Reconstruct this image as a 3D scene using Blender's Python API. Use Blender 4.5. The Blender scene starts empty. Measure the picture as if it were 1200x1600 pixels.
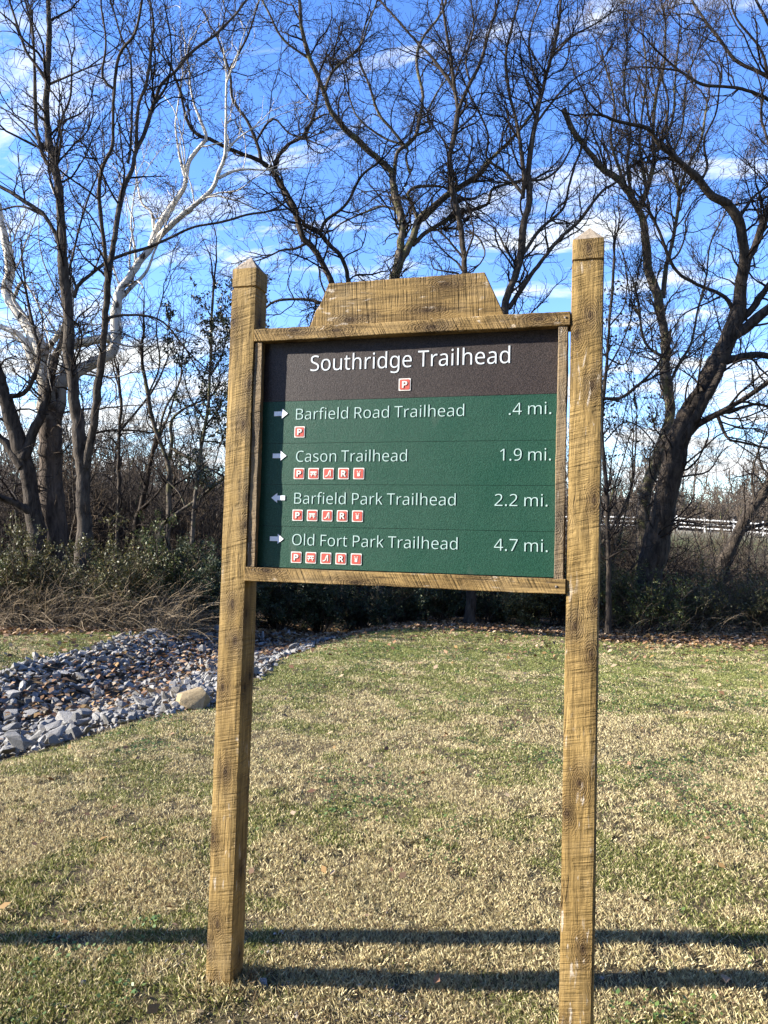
import bpy, math, random, json
import numpy as np
from mathutils import Matrix, Vector
SC = bpy.context.scene
COL = SC.collection
RNG = np.random.default_rng(11)
random.seed(5)

# ---------------------------------------------------------------- camera
F = 1202.0                                   # focal length in pixels of a 1200 x 1600 frame
CAM = np.array([1.389, -2.579, 1.610])
YAW, PITCH, ROLL = -.2871, .0466, .0281
fw = np.array([math.sin(YAW)*math.cos(PITCH), math.cos(YAW)*math.cos(PITCH), math.sin(PITCH)])
_r = np.array([math.cos(YAW), -math.sin(YAW), 0.]); _u = np.cross(_r, fw)
RR = math.cos(ROLL)*_r + math.sin(ROLL)*_u
UU = -math.sin(ROLL)*_r + math.cos(ROLL)*_u
cd = bpy.data.cameras.new("Camera"); co = bpy.data.objects.new("Camera", cd); COL.objects.link(co)
co.matrix_world = Matrix(((RR[0], UU[0], -fw[0], CAM[0]), (RR[1], UU[1], -fw[1], CAM[1]), (RR[2], UU[2], -fw[2], CAM[2]), (0, 0, 0, 1)))
cd.sensor_fit = 'VERTICAL'; cd.sensor_height = 24.0; cd.lens = F/1600*24
cd.clip_start = .05; cd.clip_end = 6000
SC.camera = co

# ---------------------------------------------------------------- light
SUN_TRAVEL = np.array([2.94, 1.0, -1.22]); SUN_TRAVEL /= np.linalg.norm(SUN_TRAVEL)
EL = math.asin(-SUN_TRAVEL[2]); AZ = math.atan2(-SUN_TRAVEL[0], -SUN_TRAVEL[1])
sl = bpy.data.lights.new("sun", 'SUN'); sl.energy = 5.0; sl.angle = math.radians(.5); sl.color = (1, .93, .82)
so = bpy.data.objects.new("sun", sl); COL.objects.link(so)
so.rotation_euler = Vector(SUN_TRAVEL).to_track_quat('-Z', 'Y').to_euler()
SC.view_settings.view_transform = 'Standard'; SC.view_settings.look = 'None'
SC.view_settings.exposure = 1.85; SC.view_settings.gamma = 1
W = bpy.data.worlds.new("World"); SC.world = W; W.use_nodes = True
def world():
    nt = W.node_tree; N = nt.nodes; L = nt.links; N.clear()
    def n(t, **k):
        x = N.new(t)
        for a, b in k.items(): setattr(x, a, b)
        return x
    def math_(op, a, b=None):
        m = n('ShaderNodeMath', operation=op)
        for i, v in enumerate((a, b)):
            if v is None: continue
            if isinstance(v, (int, float)): m.inputs[i].default_value = v
            else: L.new(v, m.inputs[i])
        return m.outputs[0]
    sky = n('ShaderNodeTexSky', sky_type='NISHITA'); sky.sun_disc = False
    sky.sun_elevation = EL; sky.sun_rotation = AZ; sky.air_density = 1.0; sky.dust_density = 0.0; sky.ozone_density = 2.0
    hs = n('ShaderNodeHueSaturation'); hs.inputs['Hue'].default_value = .518; hs.inputs['Saturation'].default_value = 1.27; hs.inputs['Value'].default_value = 1.26
    L.new(sky.outputs[0], hs.inputs['Color'])
    bg = n('ShaderNodeBackground'); bg.inputs[1].default_value = .105; L.new(hs.outputs[0], bg.inputs[0])
    tc = n('ShaderNodeTexCoord'); sp = n('ShaderNodeSeparateXYZ'); L.new(tc.outputs['Generated'], sp.inputs[0])
    z = math_('ADD', math_('MAXIMUM', sp.outputs[2], 0.0), .22)
    cb = n('ShaderNodeCombineXYZ'); L.new(math_('DIVIDE', sp.outputs[0], z), cb.inputs[0]); L.new(math_('DIVIDE', sp.outputs[1], z), cb.inputs[1])
    mp = n('ShaderNodeMapping'); mp.inputs['Rotation'].default_value = (0, 0, math.radians(28)); mp.inputs['Scale'].default_value = (.85, 2.3, 1); mp.inputs['Location'].default_value = (3.1, .4, 0)
    L.new(cb.outputs[0], mp.inputs[0])
    ns = n('ShaderNodeTexNoise'); ns.inputs['Scale'].default_value = 2.3; ns.inputs['Detail'].default_value = 9; ns.inputs['Roughness'].default_value = .62; ns.inputs['Distortion'].default_value = .55
    L.new(mp.outputs[0], ns.inputs['Vector'])
    low = math_('MULTIPLY', math_('SUBTRACT', .36, math_('MAXIMUM', sp.outputs[2], 0.0)), .40)     # more cloud towards the horizon
    m = math_('ADD', ns.outputs[0], math_('MAXIMUM', low, -.05))
    rp = n('ShaderNodeValToRGB'); rp.color_ramp.elements[0].position = .512; rp.color_ramp.elements[1].position = .66
    L.new(m, rp.inputs[0])
    bg2 = n('ShaderNodeBackground'); bg2.inputs[0].default_value = (.93, .97, 1, 1); bg2.inputs[1].default_value = .40
    mx = n('ShaderNodeMixShader'); L.new(rp.outputs[0], mx.inputs[0]); L.new(bg.outputs[0], mx.inputs[1]); L.new(bg2.outputs[0], mx.inputs[2])
    out = n('ShaderNodeOutputWorld'); L.new(mx.outputs[0], out.inputs[0])
world()

# ---------------------------------------------------------------- helpers
def ray(px, py): return fw + RR*(px-600)/F - UU*(py-800)/F
def at(px, py, D): return CAM + ray(px, py)*D
AX = np.array([math.sin(YAW), math.cos(YAW)]); BX = np.array([math.cos(YAW), -math.sin(YAW)])
def from_ds(D, s):
    D = np.asarray(D, float); s = np.asarray(s, float)
    return CAM[0] + AX[0]*D + BX[0]*s, CAM[1] + AX[1]*D + BX[1]*s
def to_ds(x, y):
    dx, dy = x-CAM[0], y-CAM[1]
    return dx*AX[0]+dy*AX[1], dx*BX[0]+dy*BX[1]
def vnoise(x, y, scale, seed):
    g = np.random.default_rng(seed).random((256, 256))
    x = np.asarray(x)*scale+1000.3; y = np.asarray(y)*scale+1000.7
    i = np.floor(x).astype(int); j = np.floor(y).astype(int); u = x-i; v = y-j
    u = u*u*(3-2*u); v = v*v*(3-2*v)
    G = lambda a, b: g[a % 256, b % 256]
    return (G(i, j)*(1-u)+G(i+1, j)*u)*(1-v) + (G(i, j+1)*(1-u)+G(i+1, j+1)*u)*v
def smooth(a, b, x):
    t = np.clip((np.asarray(x, float)-a)/(b-a), 0, 1); return t*t*(3-2*t)
def swale_mask(x, y):                        # 1 inside the stone-lined ditch left of the sign
    wob = (vnoise(x, y, .9, 3)-.5)*.7
    r = np.interp(y, [0, 1, 2.16, 2.9, 4.3, 6.5, 8., 9.9, 11.2, 12.4], [-4.2, -3.6, -2.95, -2.75, -2.42, -2.62, -2.95, -3.35, -3.4, -3.6])
    l = np.interp(y, [0, 2, 5.4, 8.3, 10.5, 12.4], [-6.4, -6.1, -5.9, -5.9, -5.4, -4.9])
    return smooth(0, .25, r+wob*.6-x)*smooth(0, .3, x-l+wob)*smooth(.6, 1.3, y+wob)*smooth(12.4, 11.4, y+wob)
def height(x, y):
    x = np.asarray(x, float); y = np.asarray(y, float)
    D, s = to_ds(x, y)
    z = (vnoise(x, y, .35, 21)-.5)*.10*smooth(3.5, 7, D) + (vnoise(x, y, 1.7, 22)-.5)*.03
    z = z - .34*np.exp(-((x+4.3)/1.15)**2)*smooth(-2, 2, y)
    z = z + .12*np.exp(-((s+2.5)/3.5)**2)*smooth(8, 13, D)
    z = z - 1.5*smooth(18.5, 24, D)
    z = z + 6.0*smooth(50, 82, D) + (vnoise(x, y, .03, 25)-.5)*1.2*smooth(50, 70, D)
    z = z + .02*np.maximum(D-90, 0)*smooth(90, 200, D)
    return z
def ground_at(px, D):                        # ground point below the pixel column px at depth D
    s = 0.
    p = at(px, 900, D); d, s = to_ds(p[0], p[1])
    return np.array([p[0], p[1], float(height(p[0], p[1]))])

def link(o, parent=None):
    COL.objects.link(o)
    if parent is not None: o.parent = parent
    return o
def tag(o, label=None, cat=None, group=None, kind=None):
    if label: o['label'] = label
    if cat: o['category'] = cat
    if group: o['group'] = group
    if kind: o['kind'] = kind
    return o
def empty(name, loc, label, cat, group=None):
    o = bpy.data.objects.new(name, None); o.empty_display_size = .1; o.location = loc; link(o)
    return tag(o, label, cat, group)
def mesh_np(name, V, faces, mats, midx=None, cols=None, smooth_=False):
    """faces: list of int arrays (n, k)"""
    me = bpy.data.meshes.new(name)
    V = np.ascontiguousarray(V, np.float32)
    faces = [np.asarray(f, np.int32) for f in faces if len(f)]
    tot = sum(f.size for f in faces); npoly = sum(len(f) for f in faces)
    me.vertices.add(len(V)); me.vertices.foreach_set('co', V.ravel())
    me.loops.add(tot); me.loops.foreach_set('vertex_index', np.concatenate([f.ravel() for f in faces]))
    me.polygons.add(npoly)
    ls = []; s = 0
    for f in faces:
        k = f.shape[1]; ls.append(s+np.arange(len(f), dtype=np.int32)*k); s += f.size
    me.polygons.foreach_set('loop_start', np.concatenate(ls).astype(np.int32))
    if smooth_: me.polygons.foreach_set('use_smooth', np.ones(npoly, bool))
    for m in (mats if isinstance(mats, (list, tuple)) else [mats]): me.materials.append(m)
    if midx is not None: me.polygons.foreach_set('material_index', np.asarray(midx, np.int32))
    if cols is not None:
        a = me.color_attributes.new('Col', 'FLOAT_COLOR', 'POINT')
        c = np.ones((len(V), 4), np.float32); c[:, :3] = cols
        a.data.foreach_set('color', c.ravel())
    me.update(calc_edges=True); me.validate()
    return me
def obj(name, me, parent=None): return link(bpy.data.objects.new(name, me), parent)

class MB:                                    # small mesh builder for boards, stones and the like
    def __init__(s): s.v = []; s.f = []; s.m = []
    def add(s, vs, fs, mi=0):
        b = len(s.v); s.v += [tuple(map(float, q)) for q in vs]; s.f += [tuple(b+i for i in q) for q in fs]; s.m += [mi]*len(fs); return s
    def box(s, x0, x1, y0, y1, z0, z1, mi=0):
        return s.add([(x0, y0, z0), (x1, y0, z0), (x1, y1, z0), (x0, y1, z0), (x0, y0, z1), (x1, y0, z1), (x1, y1, z1), (x0, y1, z1)],
                     [(0, 3, 2, 1), (4, 5, 6, 7), (0, 1, 5, 4), (1, 2, 6, 5), (2, 3, 7, 6), (3, 0, 4, 7)], mi)
    def build(s, name, mats, parent=None, off=(0, 0, 0), bevel=0, seg=2):
        me = bpy.data.meshes.new(name)
        me.from_pydata([tuple(np.subtract(q, off)) for q in s.v], [], s.f)
        for m in (mats if isinstance(mats, (list, tuple)) else [mats]): me.materials.append(m)
        me.polygons.foreach_set('material_index', s.m); me.update()
        o = obj(name, me, parent)
        if bevel:
            b = o.modifiers.new('bevel', 'BEVEL'); b.width = bevel; b.segments = seg; b.limit_method = 'ANGLE'; b.angle_limit = math.radians(35)
        return o

# ---------------------------------------------------------------- materials
class NT:
    def __init__(s, name):
        s.m = bpy.data.materials.new(name); s.m.use_nodes = True; s.t = s.m.node_tree; s.N = s.t.nodes; s.b = s.N['Principled BSDF']
        s.tc = s.N.new('ShaderNodeTexCoord')
    def L(s, a, b): s.t.links.new(a, b)
    def n(s, t, ins=None, **k):
        x = s.N.new(t)
        for a, b in k.items(): setattr(x, a, b)
        for a, b in (ins or {}).items(): s.set(x.inputs[a], b)
        return x
    def set(s, i, v):
        if hasattr(v, 'is_output'): s.L(v, i)
        else: i.default_value = v
    def coord(s, scale=(1, 1, 1), rot=(0, 0, 0), loc=(0, 0, 0), src='Object'):
        return s.n('ShaderNodeMapping', {'Vector': s.tc.outputs[src], 'Scale': scale, 'Rotation': rot, 'Location': loc}).outputs[0]
    def noise(s, vec, scale, detail=4, rough=.5, dist=0): return s.n('ShaderNodeTexNoise', {'Vector': vec, 'Scale': scale, 'Detail': detail, 'Roughness': rough, 'Distortion': dist}).outputs[0]
    def ramp(s, f, *st):
        r = s.n('ShaderNodeValToRGB', {'Fac': f}); e = r.color_ramp.elements
        while len(e) < len(st): e.new(.5)
        for q, (p, c) in zip(e, st): q.position = p; q.color = (c, c, c, 1) if isinstance(c, (int, float)) else (*c, 1)
        return r.outputs[0]
    def mix(s, f, a, b, mode='MIX'):
        x = s.n('ShaderNodeMix', data_type='RGBA', blend_type=mode)
        for i, v in ((0, f), (6, a), (7, b)):
            if isinstance(v, tuple) and len(v) == 3: v = (*v, 1)
            s.set(x.inputs[i], v)
        return x.outputs[2]
    def math(s, op, a, b=0.): return s.n('ShaderNodeMath', {0: a, 1: b}, operation=op).outputs[0]
    def bump(s, h, st, dist=.01): s.L(s.n('ShaderNodeBump', {'Height': h, 'Strength': st, 'Distance': dist}).outputs[0], s.b.inputs['Normal'])
    def out(s, col, rough=.8, spec=.3):
        c = (*col, 1) if isinstance(col, tuple) else col
        s.set(s.b.inputs['Base Color'], c); s.set(s.b.inputs['Roughness'], rough); s.b.inputs['Specular IOR Level'].default_value = spec
        return s.m

def wood(name, axis, tone=(.37, .25, .094), dark=(.285, .186, .063), seed=0., grey=0., slant=28):
    m = NT(name)
    st = {'z': (1, 1, .07), 'x': (.07, 1, 1)}[axis]
    g = m.coord(st, loc=(seed, seed*.7, seed*1.3))
    grain = m.noise(g, 70, 6, .62, .7)
    fine = m.noise(g, 330, 3, .6)
    big = m.noise(m.coord((1, 1, .45) if axis == 'z' else (.45, 1, 1), loc=(seed*2, 1, seed)), 7, 5, .6, .4)
    # saw marks run across the grain, slightly slanted
    rot = (0, math.radians(13), 0) if axis == 'z' else (0, math.radians(slant), 0)
    def wave(sc, dist, off): return m.n('ShaderNodeTexWave', {'Vector': m.coord(rot=rot, loc=(seed+off, 0, seed)), 'Scale': sc, 'Distortion': dist, 'Detail': 3., 'Detail Scale': 1.3, 'Detail Roughness': .6},
             wave_type='BANDS', bands_direction='Z' if axis == 'z' else 'X').outputs['Color']
    lines = m.n('ShaderNodeMapping', {'Vector': m.coord(rot=rot, loc=(seed, 0, seed)), 'Scale': (3.0, 3.0, 66.) if axis == 'z' else (66., 3.0, 3.0)}).outputs[0]
    w1 = m.ramp(m.noise(lines, 1., 3, .62, .35), (.36, 1.), (.47, .45), (.55, .0)); w2 = m.ramp(wave(29., 4.0, 3.), (.0, .35), (.22, .0))
    saw = m.math('MULTIPLY', m.math('MAXIMUM', w1, w2), m.ramp(m.noise(m.coord((2.2, 1, 1) if axis == 'z' else (1, 1, 2.2), loc=(seed, 3, 0)), 11, 4, .6), (.36, .05), (.60, 1.)))
    # knots
    sx = m.n('ShaderNodeSeparateXYZ', {0: m.coord(loc=(seed*1.7+.2, .3, seed))})
    k1, k2 = m.math('ADD', sx.outputs[0], sx.outputs[1]), sx.outputs[2]
    if axis == 'x': k1, k2 = k1, m.math('ADD', k2, sx.outputs[1])
    kvec = m.n('ShaderNodeCombineXYZ', {0: m.math('MULTIPLY', k1, 9. if axis == 'z' else 3.2), 1: m.math('MULTIPLY', k2, 4.6 if axis == 'z' else 9.)}).outputs[0]
    kv = m.n('ShaderNodeTexVoronoi', {'Vector': kvec, 'Scale': 1.0, 'Randomness': 1.0}, voronoi_dimensions='2D').outputs['Distance']
    kw = m.math('ADD', kv, m.math('MULTIPLY', m.math('SUBTRACT', m.noise(m.coord((1, 1, .6) if axis == 'z' else (.6, 1, 1)), 38, 5, .65), .5), .20))
    knot = m.ramp(kw, (.03, 1.), (.17, .75), (.27, .38), (.46, 0.))
    rings = m.n('ShaderNodeTexWave', {'Vector': m.n('ShaderNodeCombineXYZ', {0: kw}).outputs[0], 'Scale': 7., 'Distortion': 2.5}, bands_direction='X').outputs['Color']
    scr = m.math('MULTIPLY', m.ramp(m.noise(m.coord((1, 1, .2) if axis == 'z' else (.25, 1, 1), loc=(seed*3, 0, seed)), 62, 4, .6, .6), (.60, 0.), (.67, 1.)), m.ramp(m.noise(m.coord((1, 1, .45), loc=(0, seed, 2)), 8, 3), (.50, 0.), (.57, 1.)))
    check = m.ramp(m.math('ABSOLUTE', m.math('SUBTRACT', m.noise(m.coord((1, 1, .035) if axis == 'z' else (.035, 1, 1), loc=(seed*5, 0, 0)), 26, 3, .5), .5)), (.0, 1.), (.012, 0.))   # drying checks along the grain
    check = m.math('MULTIPLY', check, m.ramp(m.noise(m.coord(loc=(seed, seed, 9)), 5, 2), (.5, 0.), (.6, 1.)))
    c = m.mix(m.ramp(big, (.30, 0.), (.66, 1.)), dark, tone)
    c = m.mix(m.ramp(grain, (.36, .9), (.60, 0.)), c, tuple(.42*q for q in dark))
    c = m.mix(m.ramp(fine, (.5, 0.), (.75, .45)), c, tuple(min(.7, 1.35*q) for q in tone))
    c = m.mix(m.math('MULTIPLY', saw, .42), c, tuple(.30*q for q in dark))
    c = m.mix(m.math('MULTIPLY', knot, m.math('ADD', .55, m.math('MULTIPLY', rings, .4))), c, (.055, .033, .015))
    c = m.mix(m.math('MULTIPLY', m.ramp(m.noise(m.coord(loc=(seed, 7, 1)), 4.5, 5, .65), (.5, 0.), (.72, 1.)), .2), c, (.30, .25, .17))      # greyed by weather
    core = m.ramp(kw, (.035, 1.), (.085, 0.))
    c = m.mix(m.math('MULTIPLY', core, .8), c, (.035, .02, .010))
    c = m.mix(m.math('MULTIPLY', check, .8), c, (.04, .025, .012))
    c = m.mix(m.math('MULTIPLY', scr, .8), c, (.50, .43, .34))
    if grey: c = m.mix(grey, c, (.26, .24, .20))
    h = m.math('ADD', m.math('MULTIPLY', grain, .5), m.math('MULTIPLY', fine, .25))
    h = m.math('SUBTRACT', h, m.math('MULTIPLY', saw, .75)); h = m.math('SUBTRACT', h, m.math('MULTIPLY', check, .6)); h = m.math('ADD', h, m.math('MULTIPLY', m.math('MULTIPLY', knot, rings), .5))
    m.bump(h, .65, .005)
    return m.out(c, .8, .2)
def attr_mat(name, rough=.6, spec=.3, transl=0., var=0.):
    m = NT(name); c = m.n('ShaderNodeAttribute', attribute_name='Col').outputs['Color']
    m.out(c, rough, spec)
    if transl:
        t = m.n('ShaderNodeBsdfTranslucent', {'Color': c}); x = m.n('ShaderNodeMixShader', {0: transl, 1: m.b.outputs[0], 2: t.outputs[0]})
        m.L(x.outputs[0], m.N['Material Output'].inputs[0])
    return m.m
def bark(name, a, b, scale=14., white=None, thr=.5, moss=None):
    m = NT(name)
    v = m.coord((1, 1, .3)); n1 = m.noise(v, scale, 6, .65, .5); n2 = m.noise(m.coord(), 3.2, 4, .6)
    c = m.mix(m.ramp(n1, (.34, 0.), (.66, 1.)), a, b)
    if moss: c = m.mix(m.ramp(m.noise(m.coord(), 4.5, 4, .6), (.5, 0.), (.62, .8)), c, moss)
    if white:
        p = m.ramp(m.noise(m.coord((1, 1, .55)), 5.5, 4, .6), (thr-.03, 0.), (thr+.03, 1.))
        zz = m.n('ShaderNodeSeparateXYZ', {0: m.coord()}).outputs[2]
        up = m.ramp(m.math('DIVIDE', m.math('ADD', zz, m.math('MULTIPLY', n2, 2.0)), 10.), (.50, 0.), (.66, 1.))     # the bark has flaked off the upper limbs
        c = m.mix(m.math('MULTIPLY', p, up), c, white)
    m.bump(n1, 1., .045)
    return m.out(c, .9, .15)
M = {}
M['post'] = wood('rough_sawn_post', 'z')
M['rail'] = wood('rough_sawn_rail', 'x', (0.361, 0.241, 0.0946), (0.258, 0.163, 0.0559), 3.1)
M['crest'] = wood('crest_timber', 'x', (0.318, 0.211, 0.0791), (0.206, 0.133, 0.0464), 7.3, slant=3)
M['trim'] = wood('trim_strip', 'z', (0.275, 0.181, 0.0817), (0.198, 0.129, 0.0559), 5.2, .2)
M['cap'] = wood('end_grain', 'z', (0.447, 0.361, 0.267), (0.31, 0.232, 0.146), 2.2, .3)
M['twig'] = NT('dark_twig').out((.024, .019, .016), .9, .1)
M['twig_tan'] = NT('tan_twig').out((.12, .09, .062), .9, .1)
M['twig_grey'] = NT('grey_twig').out((.05, .041, .034), .9, .1)
M['bark_dark'] = bark('dark_bark', (.018, .014, .011), (.078, .062, .048))
M['bark_mid'] = bark('brown_bark', (.026, .020, .016), (.10, .082, .064))
M['bark_grey'] = bark('grey_bark', (.035, .029, .024), (.15, .125, .10), 10., moss=(.12, .12, .05))
M['bark_syc'] = bark('flaking_bark', (.028, .022, .018), (.13, .10, .078), 9., white=(.60, .56, .485), thr=.38)

# ================================================================ ground and water
def build_ground():
    d1 = np.concatenate([np.arange(-6, 1.5, .5), np.arange(1.5, 8, .1), np.arange(8, 20, .2), np.arange(20, 60, 1.5), np.arange(60, 120, 4), np.geomspace(120, 2500, 14)])
    s1 = np.concatenate([-np.geomspace(12, 2500, 26)[::-1], np.arange(-11.9, 12, .17), np.geomspace(12, 2500, 26)])
    D, S = np.meshgrid(d1, s1, indexing='ij'); D = D.ravel(); S = S.ravel()
    x, y = from_ds(D, S); z = height(x, y)
    n, k = len(d1), len(s1)
    i, j = np.meshgrid(np.arange(n-1), np.arange(k-1), indexing='ij'); a = (i*k+j).ravel()
    q = np.stack([a, a+1, a+k+1, a+k], 1)
    # what lies on the ground where: thatch, bare litter under the trees, ditch bed, far meadow
    lawn = np.array([0.117, 0.0897, 0.0468]); green = np.array([0.0546, 0.0663, 0.0218]); litter = np.array([0.078, 0.053, 0.0296]); bed = np.array([0.0585, 0.0468, 0.039]); far = np.array([0.117, 0.0975, 0.0585])
    g = smooth(.45, .65, vnoise(x, y, 1.1, 31)*.6+vnoise(x, y, 3.7, 32)*.4)[:, None]
    c = lawn*(1-g*.75)+green*g*.75
    edge = edge_D(S); w = smooth(-.4, .5, D-edge+(vnoise(x, y, 1.3, 33)-.5)*1.2)[:, None]
    c = c*(1-w)+litter*w
    w = swale_mask(x, y)[:, None]; c = c*(1-w)+bed*w
    pf = smooth(.4, .6, vnoise(x, y, .11, 35)*.6+vnoise(x, y, .4, 36)*.4)[:, None]; far = far*(1-pf)+np.array([.085, .11, .035])*pf
    pf = smooth(72, 80, D)[:, None]; far = far*(1-pf)+np.array([.36, .32, .24])*pf
    w = smooth(48, 56, D)[:, None]; c = c*(1-w)+far*w
    m = NT('soil_and_turf')
    col = m.n('ShaderNodeAttribute', attribute_name='Col').outputs['Color']
    f = m.noise(m.coord(), 38, 6, .7); f2 = m.noise(m.coord(), 190, 3, .6)
    col = m.mix(m.ramp(f, (.3, 0.), (.7, 1.)), m.mix(.75, col, (.03, .022, .014)), col)
    col = m.mix(m.ramp(f2, (.45, 0.), (.7, .5)), col, (.28, .22, .13))
    m.bump(f, .8, .03); m.out(col, .95, .1)
    o = obj('ground', mesh_np('ground', np.stack([x, y, z], 1), [q], m.m, cols=c, smooth_=True)); tag(o, kind='structure')
def edge_D(S): return 14.6 + .045*S + .5*np.sin(S*.55+1.) + smooth(-2, -7, S)*(-1.9)
build_ground()
def build_water():
    D = np.array([19., 19, 60, 60]); S = np.array([-160., 160, 160, -160]); x, y = from_ds(D, S)
    m = NT('pond_water'); w = m.noise(m.coord((1, 1, 1)), 2.2, 5, .6)
    m.bump(w, .25, .05); m.out((.035, .045, .04), .06, .6)
    o = obj('water', mesh_np('water', np.stack([x, y, np.full(4, -.72)], 1), [np.array([[0, 1, 2, 3]])], m.m)); tag(o, kind='structure')
build_water()

# ================================================================ the sign
Wp = .103; XR = 1.2529; HL = 2.647; HR = 2.651
ZT0, ZT1, ZB0, ZB1 = 2.365, 2.410, 1.476, 1.5245
YP = .038
sign = empty('trailhead_sign', (.68, .05, 0), 'tall wooden trailhead sign with green and brown panel between two rough posts', 'sign')
OFF = (.68, .05, 0)
def post(x0, H, twist_top, twist_bot, apex, seed):
    rg = np.random.default_rng(seed); h = Wp/2
    rings = []                                # (z, half width)
    zs = list(np.linspace(-.25, H-.078, 40)) + [H-.0765, H-.0685, H-.067, H-.03, H]
    b = MB(); prof = []
    K = 5                                     # points per side, for slightly wavy edges
    for z in zs:
        hw = h-.005 if H-.077 < z < H-.068 else h
        t = np.clip(z/H, 0, 1); a = math.radians(twist_bot+(twist_top-twist_bot)*t)
        pts = []
        for sd in range(4):
            for k in range(K):
                u = -1+2*k/K
                ch = .955 if k == 0 else 1.0  # worn arris
                p = [(u, -1), (1, u), (-u, 1), (-1, -u)][sd]
                wv = 1+.010*math.sin(z*5.1+sd*2+seed)+.006*math.sin(z*17+k+seed*3)+rg.normal(0, .002)
                px, py = p[0]*hw*ch*wv, p[1]*hw*ch*wv
                pts.append((x0+h+px*math.cos(a)-py*math.sin(a), h+py*math.cos(a)+px*math.sin(a), z))
        prof.append(pts)
    n = 4*K; V = [p for r in prof for p in r]; Fc = []
    for r in range(len(zs)-1):
        for k in range(n): Fc.append((r*n+k, r*n+(k+1) % n, (r+1)*n+(k+1) % n, (r+1)*n+k))
    b.add(V, Fc)
    o = b.build('post', M['post'], sign, OFF)
    c = MB(); top = prof[-1]; ap = (x0+h+.003, h-.002, H+apex)
    c.add(list(top)+[ap], [(k, (k+1) % n, n) for k in range(n)])
    c.build('post_cap', M['cap'], o, OFF)
    return o
post(0., HL, 0, -1.5, .060, 4)
pr = post(XR, HR, 0, -4.5, .055, 9); pr['label'] = 'right post, slightly twisted with a pale flat cap'

def board(name, x0, x1, y0, y1, z0, z1, mat, axis, seed, bev=.0025, lab=None):
    """a rough plank whose edges wander a little"""
    rg = np.random.default_rng(seed); n = 28; b = MB(); V = []; Fc = []
    for i in range(n+1):
        t = i/n
        w = [.0012*math.sin(t*9+seed+k*1.7)+rg.normal(0, .0005) for k in range(8)]
        if axis == 'x':
            x = x0+(x1-x0)*t
            V += [(x, y0+w[0], z0+w[1]), (x, y1+w[2], z0+w[3]), (x, y1+w[4], z1+w[5]), (x, y0+w[6], z1+w[7])]
        else:
            z = z0+(z1-z0)*t
            V += [(x0+w[0], y0+w[1], z), (x0+w[2], y1+w[3], z), (x1+w[4], y1+w[5], z), (x1+w[6], y0+w[7], z)]
    for i in range(n):
        for k in range(4): Fc.append((i*4+k, i*4+(k+1) % 4, i*4+4+(k+1) % 4, i*4+4+k))
    Fc += [(3, 2, 1, 0), tuple(n*4+k for k in range(4))]
    if axis == 'x': Fc = [tuple(reversed(q)) for q in Fc]
    b.add(V, Fc); o = b.build(name, mat, sign, OFF, bev)
    if lab: o['label'] = lab
    return o
tr = board('top_rail', Wp+.0005, XR-.001, -.001, .092, ZT0, ZT1, M['rail'], 'x', 1)
br = board('bottom_rail', Wp-.004, XR-.001, -.002, .092, ZB0, ZB1, M['rail'], 'x', 2)
s = MB()                                     # screw head in the bottom rail
for i in range(12): pass
def disc(b, cx, cz, y, r, n=14, dy=.002):
    vs = [(cx, y-dy, cz)]+[(cx+r*math.cos(2*math.pi*k/n), y, cz+r*math.sin(2*math.pi*k/n)) for k in range(n)]
    b.add(vs, [(0, 1+(k+1) % n, 1+k) for k in range(n)])
disc(s, 1.222, 1.499, -.0035, .0045); M['steel'] = NT('steel').out((.12, .10, .08), .5, .5); s.build('screw', M['steel'], br, OFF)
s = MB(); disc(s, 1.236, 2.389, -.0025, .004); s.build('screw', M['steel'], tr, OFF)
tl = board('trim_strip', Wp+.001, .135, .008, .034, ZB1+.0015, ZT0-.002, M['trim'], 'z', 3)
t2 = board('trim_strip', 1.2125, 1.2445, .004, .034, ZB1-.004, ZT0-.002, M['trim'], 'z', 6)
# crest board: a trapezoid with a chipped lower left shoulder
cr = MB(); y0, y1 = .036, .076
out = [(.305, ZT1-.004), (1.031, ZT1-.004), (1.023, 2.434), (.957, 2.577), (.70, 2.5775), (.378, 2.578), (.352, 2.510), (.345, 2.497), (.331, 2.478)]
n = len(out); cr.add([(x, y0, z) for x, z in out]+[(x, y1, z) for x, z in out], [tuple(range(n)), tuple(range(2*n-1, n-1, -1))]+[(k, n+k, n+(k+1) % n, (k+1) % n) for k in range(n)])
cb = cr.build('crest_board', M['crest'], sign, OFF, .003)
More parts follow.
